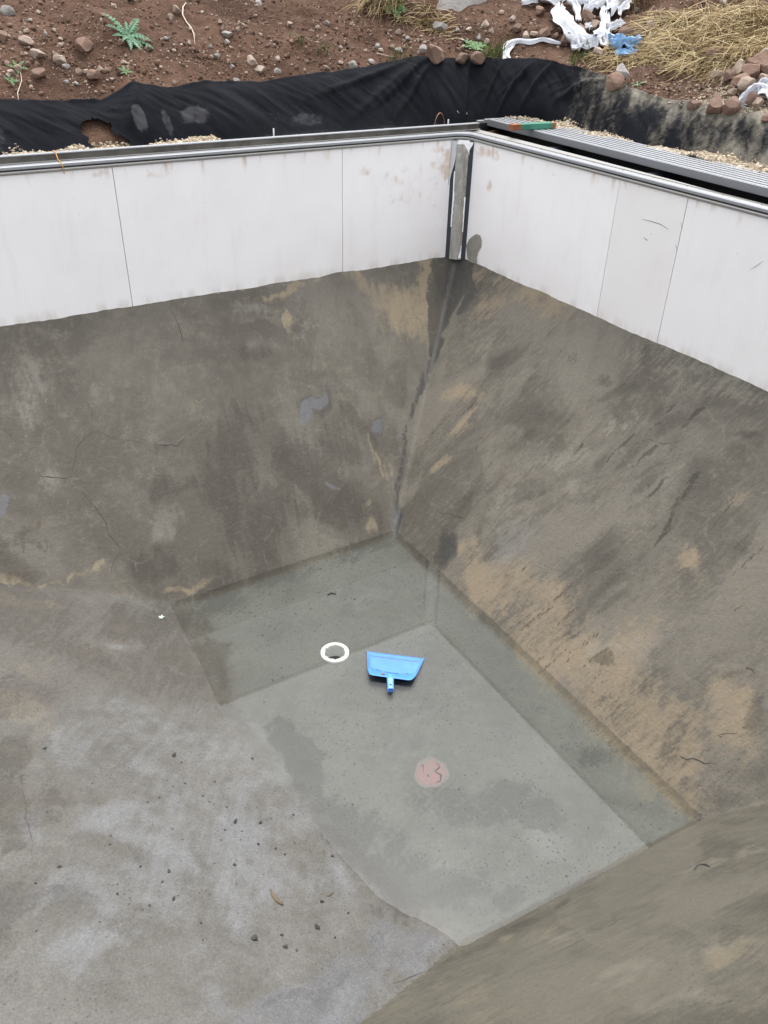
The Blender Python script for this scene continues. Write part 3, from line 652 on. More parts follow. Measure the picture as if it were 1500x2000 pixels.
corner_strip('torn_film', lambda z: 0.052-max(0, zz(0, .012, z+3)), lambda z: 0.060, 0.0125, M_film, -0.82, -0.5, 40, .002)
corner_strip('torn_film', lambda z: -0.06+.02*sstep(-.05, -.012, z), lambda z: 0.06, 0.0165, M_film, -0.045, -0.010, 10, .002)
corner_strip('torn_film', lambda z: 0.062-.055*float(sstep(-.13, -.02, z)), lambda z: 0.064+.03*float(sstep(-.1, -.03, z)), 0.0175, M_film, -0.135, -0.022, 16, .002)
corner_strip('torn_film', lambda z: 0.03+.02*float(sstep(-1.07, -.98, z)), lambda z: 0.056, 0.0165, M_film, -1.07, -.95, 12, .002)
M_flap = simple('grey_flap', (0.55, 0.55, 0.56), .5, .2, .1)
corner_strip('peeled_flap', lambda z: -0.098-.016*float(sstep(-.1, -.4, z)), lambda z: -0.055-.045*float(sstep(-.12, -.40, z)), 0.020, M_flap, -0.40, -0.018, 24, .004)
# mortar smeared on the panel beside the post
sm = []
for (u, v) in [(913, 505), (910, 480), (916, 468), (922, 462), (930, 457), (938, 460), (941, 470), (940, 482), (934, 492), (931, 503), (932, 514), (920, 514)]:
    sm.append(on_plane(u, v, 0, -0.004))
cm = np.mean(sm, 0)+np.array([-.003, 0, 0]); Vs = [cm]+sm; Fs = [(0, i+1, (i+1) % len(sm)+1) for i in range(len(sm))]
o = from_py('mortar_smear', Vs, Fs, M_mortar, wr, True); off_parent(o, wr); o['label'] = 'grey mortar smear on the white panel beside the corner post'

# ------------------------------------------------------------------ coping and rail
def coping_path(r=0.11, x0=-11.0, y1=-6.45):
    path = []; nr = []
    for x in np.linspace(x0, -r, 12): path.append((x, 0)); nr.append((0, 1))
    for k in range(1, 12):
        a = math.pi/2*(1-k/12); path.append((-r+r*math.cos(a), -r+r*math.sin(a))); nr.append((math.cos(a), math.sin(a)))
    for y in np.linspace(-r, y1, 12): path.append((0, y)); nr.append((1, 0))
    return path, nr
pth, nrm = coping_path()
cop = empty('coping', (0, 0, 0)); tag(cop, 'aluminium liner track with dark groove along the tops of both white walls', 'coping')
sweep('lower_lip', pth, nrm, [(-.010, -.014), (-.016, -.008), (-.017, .002), (-.012, .008), (.012, .008), (.012, -.014)], M_alu_dirty, cop)
sweep('groove', pth, nrm, [(.004, .008), (.004, .018), (.03, .018), (.03, .008)], M_black, cop)  # black filler strip: the shade inside the recess is put into its colour
sweep('upper_lip', pth, nrm, [(-.012, .018), (-.015, .022), (-.015, .038), (-.010, .044), (.034, .045), (.034, .018)], M_alu, cop)
sweep('ledge', pth, nrm, [(.0345, .030), (.0345, .037), (.052, .037), (.054, .041), (.058, .041), (.06, .037), (.092, .036), (.093, .042), (.099, .042), (.099, -.04), (.090, -.04), (.090, .030)], M_alu_dirty, cop)
for y in np.arange(-0.35, -5, -0.31):
    for oo, yy in ((.078, y),):
        bm = bmesh.new(); bmesh.ops.create_cone(bm, cap_ends=True, segments=8, radius1=.005, radius2=.0035, depth=.004, matrix=Matrix.Translation((oo, yy, .0385)))
        from_bm('rivet', bm, M_rail, cop)
o = from_py('corner_plate', [(.1005, .10, .034), (.24, .10, .034), (.24, -.35, .034), (.205, -1.4, .034), (.16, -2.35, .034), (.1005, -3.2, .034), (.1005, .10, -.02), (.24, .10, -.02), (.24, -.35, -.02), (.205, -1.4, -.02), (.16, -2.35, -.02), (.1005, -3.2, -.02)], [(0, 1, 2, 3, 4, 5), (6, 11, 10, 9, 8, 7)]+[(i, 6+i, 6+(i+1) % 6, (i+1) % 6) for i in range(6)], M_alu_dirty, cop)
rail = empty('rail', (-4, .1, .04)); tag(rail, 'straight dark channel rail with bright edge along the left wall top', 'rail'); bpy.context.view_layer.update()
rp = [(-11.0, 0), (-5.5, 0), (0.20, 0)]; rn = [(0, 1)]*3
off_parent(sweep('channel', rp, rn, [(.066, .0425), (.066, .092), (.100, .092), (.100, .0425)], M_rail, rail), rail)
off_parent(sweep('front_flange', rp, rn, [(.040, .0465), (.040, .052), (.0655, .052), (.0655, .0465)], M_alu_dirty, rail), rail)
off_parent(sweep('top_edge', rp, rn, [(.060, .0925), (.060, .099), (.118, .099), (.118, .0425), (.101, .0425), (.101, .0925)], M_alu, rail), rail)
# orange string tied round the coping
M_string = simple('orange_string', (0.55, 0.25, 0.05), .8)
sx = on_plane(117, 315, 1, 0.0)[0]
st = tube('string', [(sx-.015, .135, .03), (sx-.012, .122, .103), (sx-.008, .058, .103), (sx-.004, .036, .058), (sx+.004, -.016, .046), (sx+.008, -.021, .02), (sx+.012, -.019, -.03)], .0035, M_string); tag(st, 'orange string looped over the left coping and rail', 'string')

# ------------------------------------------------------------------ box along the right wall with ribbed lid
SKEW = -math.atan(.0457)
bx = empty('cover_box', (0.42, -2.5, -.3)); tag(bx, 'black plastic trough open behind the right coping', 'trough'); bpy.context.view_layer.update()
def child_box(name, dims, mat, parent, bev=0): return off_parent(from_bm(name, box_bm(*dims, bev=bev), mat, parent), parent)
child_box('trough_floor', (.104, .80, -6.4, .30, -.32, -.30), M_black, bx)
child_box('back_wall', (.60, .62, -6.4, .30, -.298, .03), M_black, bx)
child_box('front_wall', (.104, .115, -6.4, .30, -.298, -.045), M_black, bx)
child_box('end_wall', (.142, .598, .28, .30, -.298, .06), M_black, bx)
for y in (-.75, -1.95, -3.15): child_box('bracket', (.16, .58, y-.05, y+.05, -.25, .0), M_rubber, bx, .02)
LZ = .062
lid = empty('ribbed_lid', (.466, .288, LZ), SKEW); tag(lid, 'long ribbed aluminium lid behind the right wall', 'lid')
def lid_box(name, dims, mat, bev=0): return from_bm(name, box_bm(*dims, bev=bev), mat, lid)
LW, LL = .445, -6.6
lid_box('plate', (.004, LW, LL, 0, 0, .008), M_rail)
nr_ = 7; pitch = LW/nr_
for i in range(nr_):
    x0 = pitch*i+.0045
    lid_box('rib', (x0, x0+pitch*.5, LL, 0, .0082, .034), M_alu, .003)
lid_box('fascia', (-.006, .003, LL, 0, -.026, .03), M_alu, .002)
lid_box('end_cap', (-.01, LW+.01, .002, .05, -.075, .026), M_alu, .004)
lid_box('end_cap', (-.06, LW, .052, .10, -.09, .010), M_alu_dirty, .003)

# wood block with green tape lying on the lid
M_wood = simple('red_wood', (0.24, 0.075, 0.03), .7, 0, .35, 30, .4)
M_tape = simple('green_tape', (0.045, 0.20, 0.13), .45, 0, .25, 12)
pa = on_plane(997, 248, 2, LZ+.06); pb = on_plane(1082, 244, 2, LZ+.06)
wb = empty('wood_block', ((pa[0]+pb[0])/2, (pa[1]+pb[1])/2, LZ+.0345), math.atan2(pb[1]-pa[1], pb[0]-pa[0])); tag(wb, 'reddish wood block wrapped in green tape on the ribbed lid', 'wood block')
Lb = np.linalg.norm(pb-pa)
from_bm('block', box_bm(-Lb/2, Lb/2, -.035, .035, 0, .048, .004), M_wood, wb)
from_bm('tape', box_bm(-Lb*.30, Lb*.42, -.037, .037, -.0002, .0505, .006), M_tape, wb)

# wire hoop, rods behind the rail
M_copper = simple('copper_wire', (0.30, 0.15, 0.09), .45, .6)
c0 = on_plane(858, 252, 1, .32); hp = []
for k in range(15):
    a = math.pi*k/14; hp.append((c0[0]+.075*math.cos(a)+.0*k, .32+.02*math.cos(a), .00+.155*math.sin(a)+.01))
o = tube('wire_hoop', [(hp[0][0], hp[0][1], -.1)]+hp+[(hp[-1][0], hp[-1][1], -.1)], .004, M_copper); tag(o, 'thin copper wire hoop standing behind the rail near the corner', 'wire')
M_galv = simple('galvanised', (0.42, 0.42, 0.42), .45, .7)
for (u, v, lab) in [(535, 268, 'short threaded rod with washer behind the rail left of the hoop'), (875, 246, 'short grey rod behind the rail beside the wire hoop')]:
    p = on_plane(u, v, 1, .36); e = empty('threaded_rod', (p[0], .36, -.05)); tag(e, lab, 'rod')
    tube('rod', [(0, 0, -.08), (0, 0, .17 if u < 600 else .15)], .007, M_galv, e, 8)
    if u < 600:
        bm = bmesh.new(); bmesh.ops.create_cone(bm, cap_ends=True, segments=14, radius1=.055, radius2=.055, depth=.012, matrix=Matrix.Translation((0, 0, .085))); from_bm('washer', bm, M_galv, e)

# ------------------------------------------------------------------ ground
sv = np.concatenate([-12-np.geomspace(140, .5, 18), np.arange(-12, -5, .12), np.arange(-5, 5.2, .026), np.arange(5.2, 9, .12), 9+np.geomspace(.5, 140, 18)])
dv = np.concatenate([[.126], np.arange(.15, 1.1, .04), np.arange(1.1, 4.6, .026), np.arange(4.6, 9, .1), 9+np.geomspace(.3, 400, 24)])
SS, DD = np.meshgrid(sv, dv, indexing='ij')
gx, gy = xy_of(SS, DD); gz = terrain(gx, gy)
Vg = np.stack([gx.ravel(), gy.ravel(), gz.ravel()], 1); Fg = grid_faces(len(sv), len(dv))[:, ::-1]
n0 = len(Vg)
flat = [(-160, -160), (160, -160), (.13, -6.56), (-11.13, -6.56), (-11.13, .13), (-160, .13), (160, -140), (.13, -140)]
Vf = [(-160, -300, -.12), (.2, -300, -.12), (.2, -6.6, -.12), (-11.15, -6.6, -.12), (-160, -6.6, -.12), (-11.15, .2, -.12), (-160, .2, -.12)]
Vg = np.vstack([Vg, Vf]); Fg = np.vstack([Fg, [[n0, n0+1, n0+2, n0+4]], [[n0+4, n0+3, n0+5, n0+6]]])
gr = from_np('ground', Vg, Fg, M_soil); tag(gr, 'reddish brown stony soil bank round the pool', None, None, 'structure')

# ------------------------------------------------------------------ black ground fabric on the trench side
def fabric(name, s0, s1, label, seed, hole=None, dust=None, grey=(), lift=0.0, ds=.014, folds=()):
    sA = np.arange(s0, s1, ds); tA = np.concatenate([np.linspace(-.06, 1, 46), np.linspace(1.03, 1.3, 8)])
    S, T = np.meshgrid(sA, tA, indexing='ij')
    df, zf = foot(S); ht = htop(S)
    tc = np.clip(T, 0, 1)
    d = df+(DTOP-df)*np.minimum(T, 1)+np.maximum(T-1, 0)*.35
    z = zf+(ht-zf)*(1-(1-tc)**1.4)+0.03-np.maximum(T-1, 0)**1.0*.12-np.maximum(-T, 0)*.2
    # creases: slanting pulls, soft folds, a rolled top hem
    body = np.sin(np.pi*np.clip(T*.92+.04, 0, 1))
    q = S*5.5+T*2.2+1.2*fbm(S*1.1, T*1.2, seed, 2)
    n = 0.020*body*fbm(q, T*1.1+S*.4, seed+3, 3)+0.012*body*fbm(S*16+T*9, T*3, seed+5, 3)+.05*body*fbm(S*1.3, T*1.0, seed+8, 2)
    r = 1-np.abs(fbm(S*4.2-T*3.1+.6*fbm(S*2, T*2, seed+9, 2), T*1.4+S*.6, seed+11, 2))*2.2
    n = n+0.010*np.clip(r, 0, 1)**3*body*np.clip(fbm(S*.8, T*.5, seed+19, 2)*2+.3, 0, 1)
    for (fs, ft, gs, gt, wd, am) in folds:                      # straight pulls from (s,t) to (s,t)
        dx_, dy_ = gs-fs, (gt-ft)*.5; L2 = dx_*dx_+dy_*dy_
        tt = np.clip(((S-fs)*dx_+(T-ft)*.5*dy_)/L2, 0, 1)
        dist = np.hypot(S-fs-tt*dx_, (T-ft)*.5-tt*dy_)
        n = n+am*np.exp(-(dist/wd)**2)*np.sin(np.pi*np.clip(tt*.9+.05, 0, 1))
    hem = np.exp(-((T-1.0)/.05)**2); z = z+hem*(.012+.014*fbm(S*6, S*0, seed+13, 3)); n = n+hem*.012*fbm(S*9, T*0+2, seed+15, 2)
    d = d-n*.75; z = z+n*.66+lift
    x, y = xy_of(S, d)
    du = dust(S, T) if dust else np.zeros_like(S)-.3
    gg = np.zeros_like(S)-.4
    for (a, b, ra, rb, am) in grey: gg = np.maximum(gg, am*(1-sstep(.5, 1.1, np.hypot((S-a)/ra, (T-b)/rb+.25*fbm(S*14, T*6, 77, 2)))))
    Ff = grid_faces(len(sA), len(tA))[:, ::-1]
    if hole:
        cs_, ct_ = S.ravel()[Ff].mean(1), T.ravel()[Ff].mean(1)
        k = np.ones(len(Ff), bool)
        for (a, b, ra, rb) in hole:
            k &= np.hypot((cs_-a)/ra, (ct_-b)/rb)+.35*fbm(cs_*22, ct_*9, 91, 3) > 1
        Ff = Ff[k]
    o = from_np(name, np.stack([x.ravel(), y.ravel(), z.ravel()], 1), Ff, M_fabric, None, True, {'dust': du.ravel(), 'grey': gg.ravel()})
    tag(o, label, 'ground fabric'); return o
def s_at(u, v):
    p, _ = march(u, v, terrain, 5.0, 20.0); return float(sd_of(p[0], p[1])[0]), p
sl = {u: s_at(u, v)[0] for u, v in ((0, 250), (195, 280), (280, 270), (330, 265), (380, 245), (905, 190), (840, 150), (1165, 215), (600, 200), (700, 230), (760, 220))}
SEAM = sl[905]
fabric('ground_fabric', -7.0, SEAM+.05, 'black fabric sheet on the soil edge behind the left wall', 301,
       hole=[(sl[195], .28, .13, .22), (sl[195]+.06, .05, .16, .16)], grey=[(sl[280], .35, .07, .26, 1.0), (sl[380], .35, .16, .2, .75), (sl[330], .3, .05, .3, .6), (sl[0]-.1, .3, .15, .35, .55), (sl[600]-.1, .18, .25, .14, .55)],
       dust=lambda S, T: -.35+.45*sstep(.25, -.05, T)+.25*fbm(S*1.5, T*2, 5, 2),
       folds=[(sl[700]-.1, .15, sl[840], .98, .03, .035), (sl[700]+.1, .2, sl[840]+.05, .95, .022, .03), (sl[760], .1, sl[840]+.12, .9, .02, .028), (sl[600], .5, sl[840]-.1, .98, .03, .03), (sl[195]+.25, .2, sl[195]+.45, .95, .04, .04)])
fabric('ground_fabric', SEAM-.02, 7.0, 'dusty black fabric sheet with sand on it behind the right lid', 331, lift=.014,
       dust=lambda S, T: -.5+sstep(SEAM+.95, SEAM+1.7, S)*(.80+.55*sstep(.35, 1.0, T)+.55*fbm(S*13+T*2, T*1.6, 8, 4)+.35*fbm(S*3, T*2, 9, 2))+.28*sstep(3.0, 4.2, S),
       folds=[(SEAM+.28, .1, SEAM+.42, .95, .02, .03), (SEAM+.5, .05, SEAM+.75, .9, .025, .035), (SEAM+.8, .1, SEAM+.95, .95, .03, .04), (SEAM+1.2, .3, SEAM+1.7, .95, .04, .04)])
M_wire = simple('wire', (0.25, 0.25, 0.25), .4, .7)
p0 = march(893, 217, lambda x, y: terrain(x, y)+.06, 5, 20)[0]; p1 = march(912, 221, lambda x, y: terrain(x, y)+.06, 5, 20)[0]
sg = [p0+(p1-p0)*t+np.array([-.01, -.02, -.03*math.sin(math.pi*t)]) for t in np.linspace(0, 1, 7)]
o = tube('wire_staple', [p0+np.array([.02, .05, .02])]+sg+[p1+np.array([.02, .05, .02])], .0035, M_wire); tag(o, 'bent wire staple pinning the seam of the black fabric', 'staple')

# ------------------------------------------------------------------ stones
def rock_mesh(seed, cuts=7, sub=2, lump=.18):
    r = random.Random(seed); bm = bmesh.new(); bmesh.ops.create_icosphere(bm, subdivisions=sub, radius=1)
    pl_ = []
    for _ in range(cuts):
        n = Vector((r.gauss(0, 1), r.gauss(0, 1), r.gauss(0, 1))).normalized(); pl_.append((n, r.uniform(.5, .8)))
    o = [r.uniform(0, 50) for _ in range(3)]
    from mathutils import noise as mn
    for v in bm.verts:
        for n, dd in pl_:
            k = v.co.dot(n)-dd
            if k > 0: v.co -= n*k*.97
        v.co *= 1+lump*mn.noise(v.co*1.6+Vector(o))
    me = bpy.data.meshes.new('stone'); bm.to_mesh(me); bm.free()
    me.polygons.foreach_set('use_smooth', np.full(len(me.polygons), False))
    return me
RM = [rock_mesh(k, 13, 3, .12) for k in range(12)]
RMESH = {}
def stone(u, v, px, mat, label=None, group=None, zf=terrain, name='stone', flat=.78, sink=.32, cat='stone', el=1.0, dz=0.0):
    p, t = march(u, v+px*.25, zf, 4.0, 25.0); rad = px*.5*t/FPX*1.18
    k = random.randrange(len(RM)); key = (k, mat.name)
    if key not in RMESH:
        me = RM[k].copy(); me.materials.clear(); me.materials.append(mat); RMESH[key] = me
    o = bpy.data.objects.new(name, RMESH[key]); C.objects.link(o)
    o.location = (p[0], p[1], float(zf(p[0], p[1]))+rad*flat*(1-sink*2)+dz)
    o.rotation_euler = (random.uniform(-.3, .3), random.uniform(-.3, .3), random.uniform(0, 6.28))
    o.scale = (rad*random.uniform(.95, 1.25)*el, rad*random.uniform(.85, 1.05), rad*flat*random.uniform(.9, 1.2))
    tag(o, label, cat, group); return o
fz = lambda x, y: terrain(x, y)+.05*(sd_of(x, y)[1] < DTOP+.08)
P_, B_, G_ = M_st_pale, M_st_brown, M_st_grey
# stones that can be told apart
for (u, v, px, m, lab) in [
 (17, 24, 24, G_, 'flat grey stone near the top left corner of the bank'), (49, 78, 26, P_, 'upright pale stone left of the thistle near the frame edge'), (75, 103, 27, P_, 'rounded pale stone above the big brown one at left'),
 (118, 116, 32, P_, 'largest pale angular stone left of the thistle'), (77, 146, 26, B_, 'brown round stone low on the bank at far left'), (167, 91, 32, B_, 'dark brown stone half buried just left of the thistle'),
 (346, 20, 18, P_, 'pale blocky stone beside the top of the white root'), (332, 33, 18, P_, 'tan stone left of the white root'), (290, 92, 20, P_, 'pale stone touching the right side of the thistle'), (237, 83, 15, B_, 'brown stone under the thistle leaves'),
 (444, 69, 19, G_, 'grey flat stone right of the white root'), (490, 118, 22, P_, 'pale oval stone on the bank above the middle of the left wall'), (688, 129, 21, G_, 'white and grey stone just above the fabric hem'), (508, 135, 20, P_, 'tan stone right of the pale oval one'),
 (779, 62, 14, P_, 'pale pebble below the dry grass clump'), (860, 53, 25, G_, 'small grey rock at the foot of the pale boulder'),
 (185, 146, 24, B_, 'dark stone in a row of pebbles above the fabric'), (154, 140, 16, P_, 'yellowish stone at the left end of the pebble row'), (5, 72, 22, B_, 'brown stone cut by the left frame edge'),
 (1288, 25, 24, B_, 'brown stone above the straw, left of a pair'), (1315, 25, 26, B_, 'brown stone above the straw, right of a pair'), (1300, 41, 24, B_, 'dark stone at the top of the straw heap'), (1383, 35, 18, P_, 'pale stone lying above the straw heap'), (1417, 27, 19, B_, 'stone at the top edge of the straw on the right'),
 (1390, 110, 36, B_, 'big brown angular stone on the straw'), (1360, 123, 24, G_, 'grey stone left of the angular one on the straw'), (1380, 125, 16, P_, 'small pale stone beside the angular one on the straw')]:
    stone(u, v, px, m, lab)
for (u, v, px, m, lab) in [(847, 113, 42, B_, 'large reddish rock weighing down the top of the black fabric'), (903, 119, 25, B_, 'left rock of two beside the weeds on the fabric edge'), (934, 121, 27, B_, 'right rock of two beside the weeds on the fabric edge'),
 (1197, 170, 36, B_, 'brown rock with a dark top holding down the right fabric'), (1210, 146, 31, G_, 'grey green lichened stone behind the rock on the right fabric'),
 (1353, 211, 28, B_, 'leftmost of three square stones on the sandy fabric'), (1392, 214, 38, B_, 'middle of three square stones on the sandy fabric'), (1425, 214, 36, B_, 'rightmost of three square stones on the sandy fabric')]:
    stone(u, v, px, m, lab, zf=fz, sink=.12, flat=.85)
for (u, v, px) in [(1400, 152, 24), (1424, 155, 28), (1443, 162, 32), (1455, 176, 36), (1440, 142, 32), (1463, 147, 38), (1480, 132, 44), (1492, 120, 30), (1490, 160, 22), (1430, 183, 17), (1466, 199, 28), (1490, 176, 26), (1404, 150, 20), (1497, 236, 24), (1478, 205, 22), (1497, 145, 26)]:
    stone(u, v, px, random.choice([B_, P_, B_]), 'brown stone in the heap at the right edge', 'stones heaped at the right edge', zf=fz, sink=.1, flat=.85)
for (u, v, px) in [(1054, 25, 19), (1010, 60, 18), (1042, 70, 16), (1063, 69, 24), (1085, 72, 13), (1073, 60, 11), (1104, 84, 28), (1167, 106, 25), (1148, 85, 15), (1145, 39, 26), (1134, 64, 24), (1145, 45, 12), (1160, 54, 22), (1220, 70, 26), (1237, 60, 16), (1248, 62, 20), (1260, 70, 24), (1255, 47, 16), (1268, 58, 24), (1240, 74, 18), (1026, 74, 16), (1000, 40, 14), (1118, 70, 16), (1180, 60, 18), (1095, 62, 14)]:
    stone(u, v, px, random.choice([B_, P_, B_]), *(('stone on the soil left of the white fleece heap', 'stones left of the white cloth') if u < 1112 else ('stone lying between the strips of the white fleece heap', 'stones among the white cloth') if u < 1190 else ('stone in the cluster between the white fleece and the straw', 'stones between cloth and straw')), sink=.12, flat=.85)
for (u, v, px) in [(75, 24, 13), (197, 30, 12), (285, 80, 15), (435, 57, 14), (444, 82, 13), (463, 157, 12), (54, 125, 13), (73, 126, 13), (107, 106, 13), (168, 139, 13), (196, 135, 13), (61, 170, 9), (35, 135, 15), (22, 143, 15), (453, 131, 11), (395, 23, 9), (475, 50, 10), (506, 6, 14), (565, 48, 12), (543, 115, 15), (543, 139, 14), (551, 157, 14), (638, 133, 14), (725, 120, 13), (796, 76, 13), (788, 79, 10), (779, 98, 13), (765, 92, 12), (570, 82, 11), (935, 75, 13), (950, 84, 14), (915, 58, 12), (948, 48, 15), (737, 91, 11), (743, 97, 11), (826, 98, 16), (53, 62, 12), (107, 60, 9), (120, 78, 10), (118, 88, 10), (15, 125, 12), (130, 160, 10), (220, 157, 10), (213, 138, 11), (242, 123, 12), (325, 77, 11), (372, 57, 9), (405, 55, 10), (430, 45, 10), (18, 148, 12), (205, 140, 12), (130, 130, 12), (150, 165, 10), (665, 92, 10), (640, 45, 10), (600, 120, 10), (1240, 20, 14), (1460, 20, 12), (1330, 160, 8), (1412, 6, 16), (960, 60, 10), (905, 80, 12), (880, 70, 10), (893, 60, 12), (560, 110, 9), (580, 132, 9), (410, 90, 9), (425, 110, 10), (445, 120, 9), (340, 100, 9), (310, 120, 9), (370, 85, 9), (20, 50, 10), (60, 40, 9), (90, 70, 9)]:
    stone(u, v, px, random.choice([P_, P_, B_, G_]), *(('small stone on the soil bank left of the thistle', 'small stones left of the thistle') if u < 225 else ('small stone on the soil bank between the thistle and the dry grass clump', 'small stones on the middle of the bank') if u < 700 else ('small stone on the soil right of the dry grass clump', 'small stones right of the dry grass')))
# pale boulder
def boulder(u, v, wpx, hpx, label):
    p, t = march(u, v, terrain, 4, 25); sx = wpx*.5*t/FPX; sz = hpx*.5*t/FPX
    me = rock_mesh(77, 9, 4, .22); me.polygons.foreach_set('use_smooth', np.full(len(me.polygons), True))
    m = stone_mat('boulder_stone', (0.34, 0.32, 0.29), (0.42, 0.40, 0.37), (0.46, 0.44, 0.41)); me.materials.append(m)
    o = bpy.data.objects.new('boulder', me); C.objects.link(o); o.location = (p[0]+.1, p[1]+.2, p[2]+sz*.25); o.scale = (sx, sx*.7, sz); o.rotation_euler = (0, 0, -.5)
    tag(o, label, 'boulder')
boulder(905, 20, 185, 110, 'large pale weathered boulder at the top of the frame')
boulder(1120, -6, 200, 70, 'second pale boulder behind the white cloth at the top')

# loose pebbles and crumbs of the soil, gravel behind the walls: too many to count
ICO = rock_mesh(5, 4, 1, .1)
iv = np.array([v.co[:] for v in ICO.vertices]); it = np.array([p.vertices[:] for p in ICO.polygons])
def scatter(name, pts, rads, mat, label):
    n = len(pts); m = len(iv)
    ang = rng.uniform(0, 6.28, n); c, s = np.cos(ang), np.sin(ang)
    sc3 = rads[:, None]*rng.uniform(.65, 1.3, (n, 3)); sc3[:, 2] *= .8
    v = iv[None]*sc3[:, None]
    tl = rng.uniform(-.6, .6, n); ct, st2 = np.cos(tl), np.sin(tl)
    y2 = v[..., 1]*ct[:, None]-v[..., 2]*st2[:, None]; z2 = v[..., 1]*st2[:, None]+v[..., 2]*ct[:, None]
    V = np.stack([v[..., 0]*c[:, None]-y2*s[:, None], v[..., 0]*s[:, None]+y2*c[:, None], z2], -1)+pts[:, None]
    Fq = (it[None]+np.arange(n)[:, None, None]*m).reshape(-1, 3)
    tn = np.repeat(rng.uniform(0, 1, n), m)
    o = from_np(name, V.reshape(-1, 3), Fq, mat, None, False, {'tone': tn}); tag(o, label, None, None, 'stuff'); return o
def bank_points(n, s0, s1, d0, d1, seed, dens=None):
    r = np.random.default_rng(seed); s = r.uniform(s0, s1, n); d = r.uniform(d0, d1, n); x, y = xy_of(s, d)
    if dens is not None:
        k = r.uniform(0, 1, n) < dens(x, y, s, d); x, y = x[k], y[k]
    return np.stack([x, y, terrain(x, y)], 1)
pp = bank_points(42000, -4.6, 5.2, DTOP+.06, 3.6, 3, lambda x, y, s, d: np.clip(.5+.9*fbm(x*2.2, y*2.2, 7, 3), .06, 1)*np.where(d < 2.0, 1, .6))
rad = rng.lognormal(math.log(.0085), .52, len(pp)); rad = np.clip(rad, .004, .03); pp[:, 2] += rad*.25
scatter('soil_pebbles', pp, rad, M_peb, 'loose crumbs and pebbles of the soil bank')
g1 = bank_points(11000, -4.6, .9, .3, .84, 4); g2 = bank_points(8000, 1.95, 4.5, .72, 1.0, 5, lambda x, y, s, d: (d < foot(s)[0]+.03)*1.0)
g2[:, 2] += .03+.03*np.clip(fbm(g2[:, 0]*3, g2[:, 1]*3, 15, 2)+.3, 0, 1)
h1 = bank_points(2500, -2.35-.35, -2.35+.2, .55, .86, 6); h1[:, 2] += .045
h2 = bank_points(2600, -4.3, -3.25, .45, .9, 16); h2[:, 2] += .025+.02*fbm(h2[:, 0]*4, h2[:, 1]*4, 3, 2); gp = np.vstack([g1, g2, h1, h2]); rad = np.clip(rng.lognormal(math.log(.011), .35, len(gp)), .005, .022); gp[:, 2] += rad*.4
scatter('gravel', gp, rad, M_grav, 'pale gravel filling between the wall, the lid and the fabric')
# gravel crumbs on the far end of the lid
lq = np.stack([rng.uniform(.12, .44, 170), -rng.uniform(0, .5, 170)**1.3], 1); lq = lq[lq[:, 0] > .1+.6*rng.uniform(0, 1, 170)*(-lq[:, 1])+.1]
lp = np.stack([.466+lq[:, 0]*math.cos(SKEW)-lq[:, 1]*math.sin(SKEW), .288+lq[:, 0]*math.sin(SKEW)+lq[:, 1]*math.cos(SKEW), np.full(len(lq), LZ+.038)], 1)
scatter('gravel_on_lid', lp, np.clip(rng.lognormal(math.log(.009), .3, len(lp)), .005, .015), M_grav, 'gravel crumbs spilled on the corner end of the lid')
# sand over the right fabric
sp_ = bank_points(9000, 2.7, 5.4, 1.15, 1.75, 8, lambda x, y, s, d: np.clip(sstep(2.8, 3.8, s)*(.2+.9*sstep(.95, 1.25, d))+.5*fbm(x*4, y*4, 17, 3), 0, 1))
sp_[:, 2] += .055*(np.hypot(np.maximum(sp_[:, 0], 0), np.maximum(sp_[:, 1], 0)) < DTOP)+.005
scatter('sand_crumbs', sp_, np.clip(rng.lognormal(math.log(.007), .35, len(sp_)), .003, .014), M_grav, 'sandy crumbs spilled over the right fabric')

# ------------------------------------------------------------------ things on the pool bottom
# drain collar
M_pvc = simple('white_pvc', (0.80, 0.79, 0.76), .4, 0, .08, 40); M_pvc_in = simple('grey_pvc', (0.86, 0.87, 0.85), .5, 0, .05, 20)
M_pvc_s = simple('pipe_bottom_shade', (0.06, 0.06, 0.055), .8, 0, .3, 30)
M_red = simple('red_mark', (0.42, 0.10, 0.09), .7, 0, .2)
dr = empty('drain_collar', (PIPE[0], PIPE[1], -2.944)); tag(dr, 'white round plastic drain collar set in the pool floor', 'drain')
def lathe(name, prof, mat, parent, n=48, notch=None):
    V = []; Fc = []; m = len(prof)
    for i in range(n):
        a = 2*math.pi*i/n
        for k, (r, z) in enumerate(prof):
            rr = r+(notch(a, k) if notch else 0); V.append((rr*math.cos(a), rr*math.sin(a), z))
        for k in range(m-1): Fc.append((i*m+k, ((i+1) % n)*m+k, ((i+1) % n)*m+k+1, i*m+k+1))
    return from_py(name, V, Fc, mat, parent, True)
def nt(a, k):
    if k not in (1, 2): return 0
    return .008 if (a*6/(2*math.pi)) % 1 < .09 else .0015*math.sin(a*9)
lathe('flange', [(.074, -.02), (.0745, .008), (.0765, .014), (.101, .014), (.105, .009), (.105, -.06)], M_pvc, dr, 96, nt)
lathe('pipe', [(.0785, .0), (.078, -.14), (.077, -.26)], M_pvc_in, dr)
bm = bmesh.new(); bmesh.ops.create_circle(bm, cap_ends=True, segments=32, radius=.079, matrix=Matrix.Translation((0, 0, -.10))); from_bm('silt', bm, M_pvc_s, dr)  # bottom disc coloured dark to paint the shade down the pipe
fl_ = dr.children[0]; off = on_plane(652, 1290, 2, -2.935)-PIPE
bm = bmesh.new(); bmesh.ops.create_icosphere(bm, subdivisions=2, radius=.010, matrix=Matrix.Translation((off[0], off[1], .007)) @ Matrix.Diagonal((1.1, 1, .35, 1))); from_bm('red_dab', bm, M_red, fl_)

